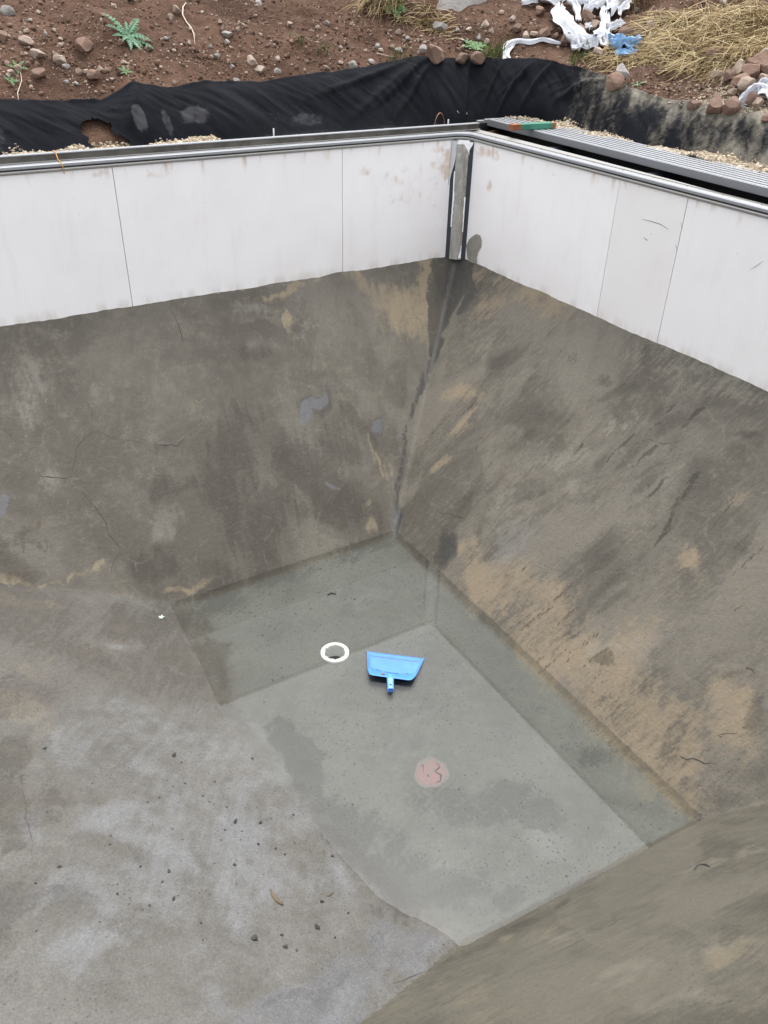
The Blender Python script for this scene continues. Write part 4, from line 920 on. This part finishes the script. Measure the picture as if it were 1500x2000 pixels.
# blue dustpan
M_blue = simple('blue_plastic', (0.075, 0.27, 0.84), .35, 0, .12, 14, .15); M_blue_d = simple('opening_shade_blue', (0.012, 0.05, 0.2), .6)
lipL, lipR = on_plane(717, 1272, 2, -2.937), on_plane(829, 1286, 2, -2.937)
bkL, bkR = on_plane(719, 1317, 2, -2.865), on_plane(806, 1329, 2, -2.865)
hdl = on_plane(763, 1348, 2, -2.885)
dp = empty('dustpan', tuple(((lipL+lipR)/2)[:2])+(-2.945,)); tag(dp, 'blue plastic dustpan lying in the puddle beside the drain collar', 'dustpan'); bpy.context.view_layer.update()
O = np.array(dp.location)
nu_, nv_ = 41, 27; Vp = []
for j in range(nv_):
    t = j/(nv_-1)
    for i in range(nu_):
        s_ = i/(nu_-1); e = abs(2*s_-1)
        a = lipL*(1-s_)+lipR*s_; b = bkL*(1-s_)+bkR*s_
        mid_ = a*(1-t)+b*t
        rnd = .016*max(0, t-.8)/.2*max(0, e-.8)/.2           # rounded back corners
        ct = .60+.13*(1-e*e)*.9-.06                         # curved crease
        k = max(0, (t-ct)/(1-ct)); z = -2.940+.072*k**.55 if k > 0 else -2.940
        side = max(0, e-.93)/.07; z = max(z, -2.940+side*(.008+.05*t))
        z += .0016*math.exp(-((t-.10)/.02)**2)
        c = (lipL+lipR+bkL+bkR)/4
        q = mid_+(c-mid_)*rnd*3; Vp.append((q[0]-O[0], q[1]-O[1], z-O[2]))
pan = from_py('pan', Vp, [(j*nu_+i, j*nu_+i+1, (j+1)*nu_+i+1, (j+1)*nu_+i) for j in range(nv_-1) for i in range(nu_-1)], M_blue, dp, True)
sm_ = pan.modifiers.new('thick', 'SOLIDIFY'); sm_.thickness = .004; sm_.offset = 0
hb = (bkL+bkR)/2+np.array([0, 0, 0.0]); hb = hb-(hdl-hb)*.22; dirh = (hdl-hb); dirh[2] = 0; Lh = np.linalg.norm(dirh); dirh /= Lh; sdh = np.array([-dirh[1], dirh[0], 0])
Vh = []
for t, wd, z0, z1 in ((0, .022, -2.885, -2.858), (.3, .024, -2.905, -2.856), (.55, .022, -2.905, -2.862), (.95, .0215, -2.908, -2.872), (1.0, .019, -2.904, -2.876)):
    c = hb+dirh*Lh*t
    for sx_, z in ((-1, z0), (-1, z1-.006), (-.6, z1), (.6, z1), (1, z1-.006), (1, z0)): q = c+sdh*sx_*wd; Vh.append((q[0]-O[0], q[1]-O[1], z-O[2]))
Fh = [(i*6+k, i*6+(k+1) % 6, (i+1)*6+(k+1) % 6, (i+1)*6+k) for i in range(4) for k in range(6)]+[tuple(range(6))[::-1], tuple(24+k for k in range(6))]
hd = from_py('handle', Vh, Fh, M_blue, dp)
c = hb+dirh*Lh*.72-O; c[2] = -2.8665-O[2]
bm = bmesh.new(); bmesh.ops.create_cone(bm, cap_ends=True, segments=10, radius1=.008, radius2=.008, depth=.003, matrix=Matrix.Translation(c)); o = from_bm('hang_hole', bm, M_blue_d, hd)  # dark disc on a solid handle: the hole's shade painted as colour
c = hb+dirh*(Lh-.002)-O; o = from_bm('end_slot', box_bm(-.014, .014, -.003, .003, -.004, .004), M_blue_d, hd); o.location = (c[0]+dirh[0]*.003, c[1]+dirh[1]*.003, -2.874-O[2]); o.rotation_euler = (0, 0, math.atan2(sdh[1], sdh[0]))
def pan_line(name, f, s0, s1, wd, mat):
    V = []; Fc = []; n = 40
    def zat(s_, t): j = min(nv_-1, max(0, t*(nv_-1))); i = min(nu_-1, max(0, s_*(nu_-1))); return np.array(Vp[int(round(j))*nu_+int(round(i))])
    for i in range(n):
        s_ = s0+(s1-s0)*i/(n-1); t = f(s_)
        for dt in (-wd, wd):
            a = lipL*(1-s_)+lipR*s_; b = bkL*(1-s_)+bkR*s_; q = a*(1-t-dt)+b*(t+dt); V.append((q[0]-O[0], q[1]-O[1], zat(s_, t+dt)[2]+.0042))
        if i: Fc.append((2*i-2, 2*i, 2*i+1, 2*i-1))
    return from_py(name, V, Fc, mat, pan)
M_blue_shade = simple('groove_shade_blue', (0.03, 0.13, 0.5), .45)
pan_line('lip_groove_shade', lambda s_: .14, .04, .93, .012, M_blue_shade)  # darker blue strip painting the shade of a moulded groove
pan_line('crease_shade', lambda s_: .60+.13*(1-(2*s_-1)**2)*.9-.055, .08, .90, .02, M_blue_shade)  # darker blue strip painting the shadow line along the bend
# mud dab on the pan
q = on_plane(748, 1316, 2, -2.872)-O; bm = bmesh.new(); bmesh.ops.create_icosphere(bm, subdivisions=2, radius=.013, matrix=Matrix.Translation(q) @ Matrix.Diagonal((1.1, .9, .35, 1))); from_bm('mud_dab', bm, M_st_brown, pan, True)

# red paint mark with scratched figures on the floor
def floor_disc(name, u, v, ru, rv, mat, parent, lift=.0025):
    V = []; n = 40; rings = 5
    c = march(u, v, basin_z, 1, 20)[0]; V.append((c[0], c[1], float(basin_z(c[0], c[1]))+lift))
    for k in range(1, rings+1):
        for i in range(n):
            a = 2*math.pi*i/n; w_ = 1+.05*math.sin(3*a+1)+.03*math.sin(7*a)
            p = march(u+ru*w_*k/rings*math.cos(a), v+rv*w_*k/rings*math.sin(a), basin_z, 1, 20)[0]; V.append((p[0], p[1], float(basin_z(p[0], p[1]))+lift))
    Fc = [(0, 1+i, 1+(i+1) % n) for i in range(n)]+[(1+(k-1)*n+i, 1+k*n+i, 1+k*n+(i+1) % n, 1+(k-1)*n+(i+1) % n) for k in range(1, rings) for i in range(n)]
    o = from_py(name, V, Fc, mat, parent, True); at = o.data.attributes.new('edge', 'FLOAT', 'POINT'); at.data.foreach_set('value', [0.0]+[k/rings for k in range(1, rings+1) for i in range(n)]); return o
mp = NT('red_spray_paint'); pq = mp.world(); f_ = mp.noise(pq, 45, 4, .7); c_ = mp.mix(mp.ramp(f_, .38, .66, 0, .9), (0.225, 0.118, 0.116), (0.15, 0.134, 0.124)); c_ = mp.mix(mp.ramp(mp.math('ADD', mp.attr('edge'), mp.math('MULTIPLY', mp.math('SUBTRACT', f_, .5), .9)), .62, 1.0), c_, (0.128, 0.127, 0.115)); M_paint = mp.fin(c_, .8, mp.bump(f_, .4, .004))
pm = floor_disc('paint_mark', 842, 1511, 34, 30, M_paint, PARTS['floor']); pm['label'] = 'faded red spray paint disc with scratched figures'
for l in ([(820, 1501), (826, 1494), (828, 1518)], [(835, 1514), (838, 1519)], [(844, 1495), (852, 1492), (859, 1499), (849, 1509), (861, 1515), (860, 1526), (850, 1531)]):
    surf_ribbon('scratched_figure', l, .011, simple('scratch', (0.06, .054, .05), .9), PARTS['floor'], .0045, .0004, .01)

# crumbs, twigs and a leaf
M_crumb = stone_mat('dark_crumb', (0.045, 0.043, 0.044), (0.085, 0.08, 0.078), (0.06, 0.055, 0.05))
bz = lambda x, y: basin_z(x, y)
for (u, v, px) in [(341, 1475, 13), (88, 1462, 9), (119, 1701, 11), (460, 1603, 12), (509, 1607, 10), (649, 1671, 10), (340, 1756, 11), (330, 1702, 10), (275, 1693, 8), (317, 1722, 7), (237, 1774, 8), (91, 1784, 8), (459, 1690, 9), (505, 1649, 9), (539, 1657, 8), (556, 1669, 8), (493, 1481, 8), (629, 1761, 11), (620, 1810, 15), (551, 1835, 10), (560, 1880, 14), (582, 1890, 8), (502, 1866, 20), (654, 1831, 8), (680, 1784, 7), (289, 1567, 6), (420, 1527, 6), (355, 1489, 6), (573, 1591, 7), (215, 1650, 6), (400, 1840, 7), (440, 1620, 6), (470, 1640, 5), (530, 1600, 5), (362, 1530, 6), (300, 1800, 7)]:
    stone(u, v, px*.62, M_crumb, 'small dark mortar crumb lying on the pale ramp', 'dark crumbs on the ramp', zf=bz, name='mortar_crumb', cat='crumb', flat=.55, sink=.1, el=1.2)
cr = []
for _ in range(420):
    u = random.gauss(420, 170); v = random.gauss(1650, 130)
    if 20 < u < 720 and 1430 < v < 1960:
        p = march(u, v, basin_z, 1, 20)[0]
        if p[2] > WATER+.03: cr.append(p)
cr = np.array(cr); scatter('grit', cr+np.array([0, 0, .001]), np.clip(rng.lognormal(math.log(.004), .4, len(cr)), .002, .009), M_crumb, 'fine dark grit strewn over the pale ramp')
fx = rng.uniform(-3.5, -1.6, 2600); fy = rng.uniform(-4.9, -1.55, 2600); kd = np.clip(.25+1.1*fbm(fx*1.6, fy*1.6, 401, 3), .03, 1) > rng.uniform(0, 1, 2600); kd &= np.hypot(fx-PIPE[0], fy-PIPE[1]) > .125; fx, fy = fx[kd], fy[kd]
scatter('silt_specks', np.stack([fx, fy, basin_z(fx, fy)+.001], 1), np.clip(rng.lognormal(math.log(.0035), .45, len(fx)), .002, .010), M_crumb, 'dark specks of silt lying on the pool bottom under the water')
M_twig = simple('twig_bark', (0.13, 0.095, 0.055), .9, 0, .3, 60)
def twig(name, pts, rad, mat, label, zf=bz, lift=.004, cat='twig'):
    P = []
    for (u, v) in pts:
        p = march(u, v, zf, 1, 25)[0]; P.append((p[0], p[1], float(zf(p[0], p[1]))+lift))
    o = tube(name, P, rad, mat, None, 7); tag(o, label, cat); return o
twig('twig', [(529, 1739), (534, 1752), (542, 1762), (553, 1769)], [.004, .008, .009, .006], M_twig, 'curved brown twig on the pale ramp')
twig('twig', [(640, 1751), (650, 1745)], [.004, .004], M_twig, 'short straight dark stick on the ramp near the puddle')
twig('twig', [(1355, 1700), (1361, 1693), (1370, 1689), (1378, 1690), (1386, 1694)], [.003, .005, .004, .006, .002], M_crumb, 'bent black twig on the near slope')
twig('twig', [(640, 1163), (647, 1159), (656, 1162)], [.006, .012, .005], M_crumb, 'dark sodden scrap on the floor under the water')
M_leafp = simple('pale_leaf', (0.44, 0.52, 0.42), .7, 0, .15, 80)
c = march(315, 1207, basin_z, 1, 20)[0]; Vl = [(0, 0, .006)]; 
for i in range(20):
    a = 2*math.pi*i/20; r = .022*(1+.25*math.cos(5*a))*(1.25 if math.cos(a) > 0 else .9); Vl.append((r*math.cos(a), r*math.sin(a)*.75, .003+.006*random.random()))
o = from_py('leaf', Vl, [(0, 1+i, 1+(i+1) % 20) for i in range(20)], M_leafp, None, True); o.location = (c[0], c[1], float(basin_z(c[0], c[1]))+.002); o.rotation_euler = (.1, .1, 1.0)
sm2 = o.modifiers.new('thick', 'SOLIDIFY'); sm2.thickness = .0015
tag(o, 'small pale green leaf scrap at the top of the ramp edge', 'leaf')

# ------------------------------------------------------------------ plants
def leaf_mat(name, a, b):
    m = NT(name); o_ = m.n('ShaderNodeObjectInfo'); n = m.noise(m.obj(), 40, 3); c = m.mix(m.math('ADD', m.math('MULTIPLY', n, .6), m.math('MULTIPLY', o_.outputs['Random'], .4)), a, b)
    return m.fin(c, .55, m.bump(n, .3, .003))
M_green = leaf_mat('thistle_green', (0.035, 0.105, 0.055), (0.075, 0.20, 0.085)); M_green2 = leaf_mat('weed_green', (0.045, 0.11, 0.03), (0.10, 0.20, 0.055))
def slope_frame(p):
    e = .06; gx_ = (float(terrain(p[0]+e, p[1]))-float(terrain(p[0]-e, p[1])))/(2*e); gy_ = (float(terrain(p[0], p[1]+e))-float(terrain(p[0], p[1]-e)))/(2*e)
    n = Vector((-gx_, -gy_, 1)).normalized(); up = Vector((RT[1]*-1, RT[0], 0)); rt = Vector((RT[0], RT[1], 0)).normalized()
    e2 = (up-n*up.dot(n)).normalized(); e1 = e2.cross(n); return n, e1, e2
def pinnate(name, base, dirv, n, L, W, lobes, mat, parent, lift=.35, droop=.5):
    """a toothed leaf: a rib with paired lobes that arch and droop"""
    side = dirv.cross(n).normalized(); V = []; Fc = []
    def rib(t): return base+dirv*L*t+n*L*(lift*t-droop*lift*t*t*1.3)
    m = lobes*4
    for i in range(m+1):
        t = i/m; env = math.sin(math.pi*min(1, .12+.88*t))**.7*(1-.25*t)
        tooth = .16+.84*abs(math.sin(math.pi*t*lobes))**.8
        wd = W*env*tooth*random.uniform(.85, 1.1); c_ = rib(t); fw = dirv*(W*.35*tooth)
        cup = n*wd*.35*random.uniform(.5, 1.3)
        V += [c_+side*wd+fw+cup*.8, c_+side*wd*.5+cup*.7, c_, c_-side*wd*.5+cup*.7, c_-side*wd+fw+cup*.8]
        if i:
            for k in range(4): Fc.append(((i-1)*5+k, (i-1)*5+k+1, i*5+k+1, i*5+k))
    return from_py(name, V, Fc, mat, parent)
def rosette(u, v, px, angs, label, mat, name='thistle', W=.16, lobes=8, cat='plant'):
    p, t = march(u, v, terrain, 4, 25); L = px*t/FPX; n, e1, e2 = slope_frame(p)
    r = empty(name, (p[0], p[1], float(terrain(p[0], p[1])))); tag(r, label, cat)
    for a, k in angs:
        d = e1*math.cos(R(a))+e2*math.sin(R(a)); pinnate('leaf', Vector((0, 0, 0.005)), d.normalized(), n, L*k, L*k*W, lobes, mat, r, random.uniform(.3, .7))
    return r
rosette(248, 74, 52, [(8, 1.0), (22, .9), (158, .85), (175, 1.05), (92, 1.1), (80, .8), (215, .85), (245, .75), (275, .7), (300, .9), (325, .95), (345, .7), (120, .7), (50, .7)], 'green spiny thistle rosette growing on the soil bank', M_green)
rosette(258, 2, 16, [(30, 1), (150, 1), (90, 1), (250, 1), (310, .9)], 'small green weed at the top edge above the thistle', M_green2, 'weed', .3, 4)
rosette(35, 138, 20, [(20, 1), (80, 1), (140, .9), (200, 1), (300, .8)], 'small leafy weed at the left edge of the bank', M_green2, 'weed', .2, 5)
rosette(22, 165, 16, [(40, 1), (100, 1), (170, .9), (320, .8)], 'little weed just above the fabric at far left', M_green2, 'weed', .25, 4)
rosette(245, 143, 16, [(10, 1), (60, .8), (120, 1), (170, 1), (230, .7), (300, .7)], 'low green weed below the thistle near the fabric', M_green2, 'weed', .2, 4)
rosette(925, 98, 26, [(15, 1), (50, 1), (90, .9), (130, 1), (165, .9), (330, .7)], 'broad leaved weed behind the two rocks on the fabric', M_green2, 'weed', .38, 3)
rosette(770, 14, 34, [(250, .9), (290, 1.0), (330, .8), (60, .7), (110, .8), (200, .6)], 'large green leaves in the dry grass at the top', M_green2, 'weed', .42, 3)
rosette(1245, 168, 18, [(10, 1), (80, .8), (150, 1), (200, .8), (340, .9)], 'small weed right of the rock on the right fabric', M_green2, 'weed', .18, 4)
rosette(1210, 128, 18, [(30, 1), (90, 1), (150, 1)], 'thin weed sprouting behind the lichened stone', M_green2, 'weed', .15, 4)
M_straw = pebble_mat('straw', (0.15, 0.105, 0.055), (0.34, 0.255, 0.13), (0.50, 0.41, 0.25)); M_grass = pebble_mat('grass', (0.05, 0.11, 0.03), (0.11, 0.19, 0.05), (0.30, 0.27, 0.11))
def blades(name, items, mat, label, cat=None, kind=None, group=None):
    """items: base point, direction, length, width, arch, droop"""
    V = []; Fc = []; T = []
    for (b, d, L, wd, arch) in items:
        b = np.asarray(b); d = np.asarray(d); sd_ = np.cross(d, [0, 0, 1.0]); sd_ /= np.linalg.norm(sd_)+1e-9; k0 = len(V); tn = random.random(); bend = random.gauss(0, .12)*L
        for i in range(5):
            t = i/4; c = b+d*L*t+np.array([0, 0, arch*math.sin(math.pi*t)*L])+sd_*bend*t*t; w_ = wd*(1-.75*t)
            V += [c-sd_*w_, c+sd_*w_+np.array([0, 0, wd*.8])]; T += [tn, tn]
            if i: Fc.append((k0+2*i-2, k0+2*i, k0+2*i+1, k0+2*i-1))
    o = from_np(name, np.array(V), np.array(Fc), mat, None, False, {'tone': T}); tag(o, label, cat, group, kind); return o
def tuft(u, v, n, L, spread, up, mat, label, name='grass_tuft', down=0.0, wd=.003, cat='grass'):
    p, t = march(u, v, terrain, 4, 25); it_ = []; nn, e1, e2 = slope_frame(p)
    for _ in range(n):
        a = random.uniform(0, 6.28); r = spread*math.sqrt(random.random()); q = np.array([p[0]+r*math.cos(a), p[1]+r*math.sin(a)*.7]); z = float(terrain(q[0], q[1]))
        d = np.array(e1)*random.gauss(0, .6)+np.array(nn)*up*random.uniform(.5, 1.2)-np.array(e2)*down*random.uniform(.5, 1.3)+np.array(e2)*random.gauss(0, .3); d /= np.linalg.norm(d)
        it_.append(((q[0], q[1], z), d, L*random.uniform(.5, 1.2), wd, random.uniform(.0, .2)*(1 if down == 0 else 1.2)))
    return blades(name, it_, mat, label, cat)
tuft(748, -4, 420, .42, .26, .5, M_straw, 'clump of dry yellow grass hanging down the bank at the top', 'dry_grass_clump', 1.0)
tuft(812, 30, 160, .25, .28, .4, M_straw, 'thin dry grass left of the pale boulder', 'dry_grass_clump', .5)
tuft(1228, -6, 240, .45, .12, .4, M_straw, 'dry grass hanging between the white cloth and the straw', 'dry_grass_clump', 1.1)
tuft(962, 112, 130, .16, .14, 1.0, M_grass, 'green grass tuft on the fabric edge left of the white strip')
tuft(1135, 118, 60, .12, .12, 1.0, M_grass, 'sparse green grass in front of the white cloth')
tuft(785, 118, 60, .10, .16, .9, M_grass, 'sparse grass behind the large reddish rock')
tuft(585, 85, 25, .08, .06, .9, M_grass, 'tiny grass tuft in the middle of the bank')
tuft(630, 102, 25, .08, .06, .9, M_grass, 'tiny grass tuft right of the middle of the bank')
# straw heap
it_ = []
def straw_patch(poly, nclump, per, L, hgt):
    us = [p[0] for p in poly]; vs = [p[1] for p in poly]; k = 0
    while k < nclump:
        u, v = random.uniform(min(us), max(us)), random.uniform(min(vs), max(vs)); ins = False
        for (x1, y1), (x2, y2) in zip(poly, poly[1:]+poly[:1]):
            if (y1 > v) != (y2 > v) and u < (x2-x1)*(v-y1)/(y2-y1)+x1: ins = not ins
        if not ins: continue
        k += 1; p, t = march(u, v, terrain, 4, 25); nn, e1, e2 = slope_frame(p); a0 = random.gauss(.25, .55)+(math.pi if random.random() < .5 else 0); hh = random.random()*hgt
        for _ in range(per):
            a = a0+random.gauss(0, .38); q = np.array([p[0], p[1]])+rng.normal(0, .075, 2)
            d = np.array(e1)*math.cos(a)+np.array(e2)*math.sin(a)+np.array(nn)*random.gauss(.06, .12); d /= np.linalg.norm(d); l = L*random.uniform(.4, 1.2)
            b = np.array([q[0], q[1], float(terrain(q[0], q[1]))+.012+hh*random.random()])-d*l*.5
            it_.append((b, d, l, .0035, random.uniform(-.02, .10)))
straw_patch([(1255, 60), (1330, 45), (1420, 50), (1500, 30), (1500, 125), (1440, 140), (1370, 148), (1300, 122), (1262, 100)], 210, 26, .36, .10)
straw_patch([(1140, 122), (1180, 112), (1262, 98), (1300, 112), (1250, 128), (1185, 134)], 60, 16, .24, .03)
straw_patch([(1225, 0), (1260, 0), (1250, 30), (1280, 40), (1500, 8), (1500, 40), (1330, 50), (1240, 60)], 36, 12, .3, .03)
straw_patch([(830, 45), (850, 35), (880, 60), (840, 72)], 12, 12, .25, .02)
blades('straw', it_, M_straw, 'heap of golden straw on the soil at the upper right', None, 'stuff')
# pale root and stalks
M_root = simple('pale_root', (0.50, 0.42, 0.33), .8, 0, .15, 60)
tz = lambda x, y: terrain(x, y)
twig('root', [(364, 9), (358, 20), (357, 33), (364, 46), (373, 57), (379, 70), (381, 90)], [.005, .007, .007, .006, .007, .006, .003], M_root, 'long pale bent root lying on the upper bank', tz, .012, 'root')
twig('dry_stalk', [(38, 205), (36, 190), (44, 165), (42, 150)], [.003, .004, .003, .002], M_root, 'thin dry stalk standing at far left above the fabric', tz, .03, 'stalk')
twig('dry_stalk', [(735, 107), (768, 116)], [.004, .003], M_root, 'straw coloured stick lying behind the fabric hem', tz, .012, 'stalk')
twig('dry_stalk', [(455, 98), (448, 94)], [.005, .004], M_root, 'short pale stick on the bank right of the root', tz, .012, 'stalk')

# ------------------------------------------------------------------ cloth litter
M_white = simple('white_fleece', (0.56, 0.57, 0.60), .75, 0, .05, 60, .3, .003); M_bluec = simple('blue_plastic_sheet', (0.22, 0.40, 0.62), .4, 0, .2, 12, .3)
def cloth_strip(V, Fc, pts, wpx, lift, seed, n=26, m=15, crumple=1.0):
    P = []
    for (u, v, h) in pts:
        p, t = march(u, v, terrain, 4, 25); P.append((np.array([p[0], p[1], float(terrain(p[0], p[1]))+h]), t))
    t0 = P[0][1]; Q = np.array([p for p, _ in P]); L = np.linspace(0, len(Q)-1, n); C_ = np.stack([np.interp(L, range(len(Q)), Q[:, k]) for k in range(3)], 1)
    for _ in range(3): C_[1:-1] = (C_[:-2]+2*C_[1:-1]+C_[2:])/4
    W = np.interp(L, np.linspace(0, len(Q)-1, len(wpx)), wpx)*1.05*t0/FPX; k0 = len(V)
    for i in range(n):
        t = C_[min(i+1, n-1)]-C_[max(i-1, 0)]; t /= np.linalg.norm(t)+1e-9
        view = C_[i]-CAM; view /= np.linalg.norm(view)
        nrm_ = np.array([-.40, -.62, .68]); sd_ = np.cross(t, nrm_); sd_ /= np.linalg.norm(sd_)+1e-9; up = np.cross(sd_, t)
        for j in range(m):
            s_ = 2*j/(m-1)-1
            f1 = float(fbm(i*.16+seed, s_*2.6+seed, seed, 3)); f2 = float(fbm(i*.07+seed, s_*5.5, seed+5, 2))
            h = (1-s_*s_)*W[i]*.10+crumple*W[i]*(.30*f1+.22*(1-2*abs(f2)*2))+lift
            q = C_[i]+sd_*s_*W[i]*.5*(1+.18*math.sin(i*.9+seed))+up*h; q[2] = max(q[2], float(terrain(q[0], q[1]))+.006)
            V.append(q)
        if i:
            for j in range(m-1): Fc.append((k0+(i-1)*m+j, k0+(i-1)*m+j+1, k0+i*m+j+1, k0+i*m+j))
def cloth(name, strips, mat, label, cat='cloth'):
    V = []; Fc = []
    for k, (pts, wpx, lift) in enumerate(strips): cloth_strip(V, Fc, pts, wpx, lift, 11+7*k+int(pts[0][0]))
    o = from_np(name, np.array(V), np.array(Fc), mat, None, True); sm3 = o.modifiers.new('thick', 'SOLIDIFY'); sm3.thickness = .003; tag(o, label, cat); return o
cloth('white_cloth', [
 ([(1018, 14, .02), (1050, 11, .05), (1092, 18, .05)], [8, 22, 14], .01),
 ([(1092, 22, .06), (1086, 40, .06), (1100, 62, .06), (1122, 82, .05), (1148, 100, .04)], [14, 26, 30, 30, 34], .01),
 ([(1098, 12, .06), (1112, 18, .08), (1124, 30, .06), (1128, 52, .04)], [14, 16, 12, 9], .01),
 ([(1122, 15, .04), (1150, 18, .05)], [10, 12], .01),
 ([(1162, -8, .08), (1168, 10, .10), (1178, 24, .06)], [24, 34, 24], .01),
 ([(1140, 38, .05), (1160, 26, .08), (1178, 18, .05)], [14, 22, 18], .01),
 ([(1178, 22, .06), (1180, 45, .06), (1181, 68, .05), (1172, 90, .04)], [20, 20, 22, 34], .01),
 ([(1192, 42, .06), (1206, 30, .10), (1218, 14, .08)], [34, 44, 26], .01),
 ([(1182, 68, .03), (1200, 62, .05), (1214, 54, .04)], [14, 18, 12], .01),
 ([(1114, 100, .03), (1145, 98, .05), (1175, 90, .05), (1195, 98, .03)], [18, 34, 40, 24], .01),
 ([(1146, 56, .04), (1150, 70, .04)], [10, 16], .01)], M_white, 'heap of torn white fleece strips on the bank')
cloth('white_strip', [([(990, 127, .03), (986, 112, .03), (992, 98, .03), (1008, 86, .03), (1040, 91, .03), (1058, 84, .04), (1080, 90, .03), (1106, 94, .02)], [16, 14, 16, 12, 11, 9, 7, 4], .006)], M_white, 'long thin white fleece strip trailing left of the heap')
cloth('white_cloth', [([(1438, 215, .03), (1462, 205, .06), (1482, 200, .08), (1512, 205, .08)], [14, 30, 36, 40], .01), ([(1470, 190, .05), (1490, 186, .08), (1510, 188, .06)], [12, 20, 20], .01)], M_white, 'crumpled white fleece at the right edge beside the stones')
cloth('blue_sheet', [([(1190, 98, .03), (1212, 98, .06), (1234, 96, .05), (1250, 92, .03)], [32, 30, 34, 24], .01), ([(1200, 112, .03), (1225, 112, .03), (1243, 110, .02)], [10, 16, 10], .01)], M_bluec, 'crumpled pale blue plastic sheet beside the white heap', 'plastic sheet')
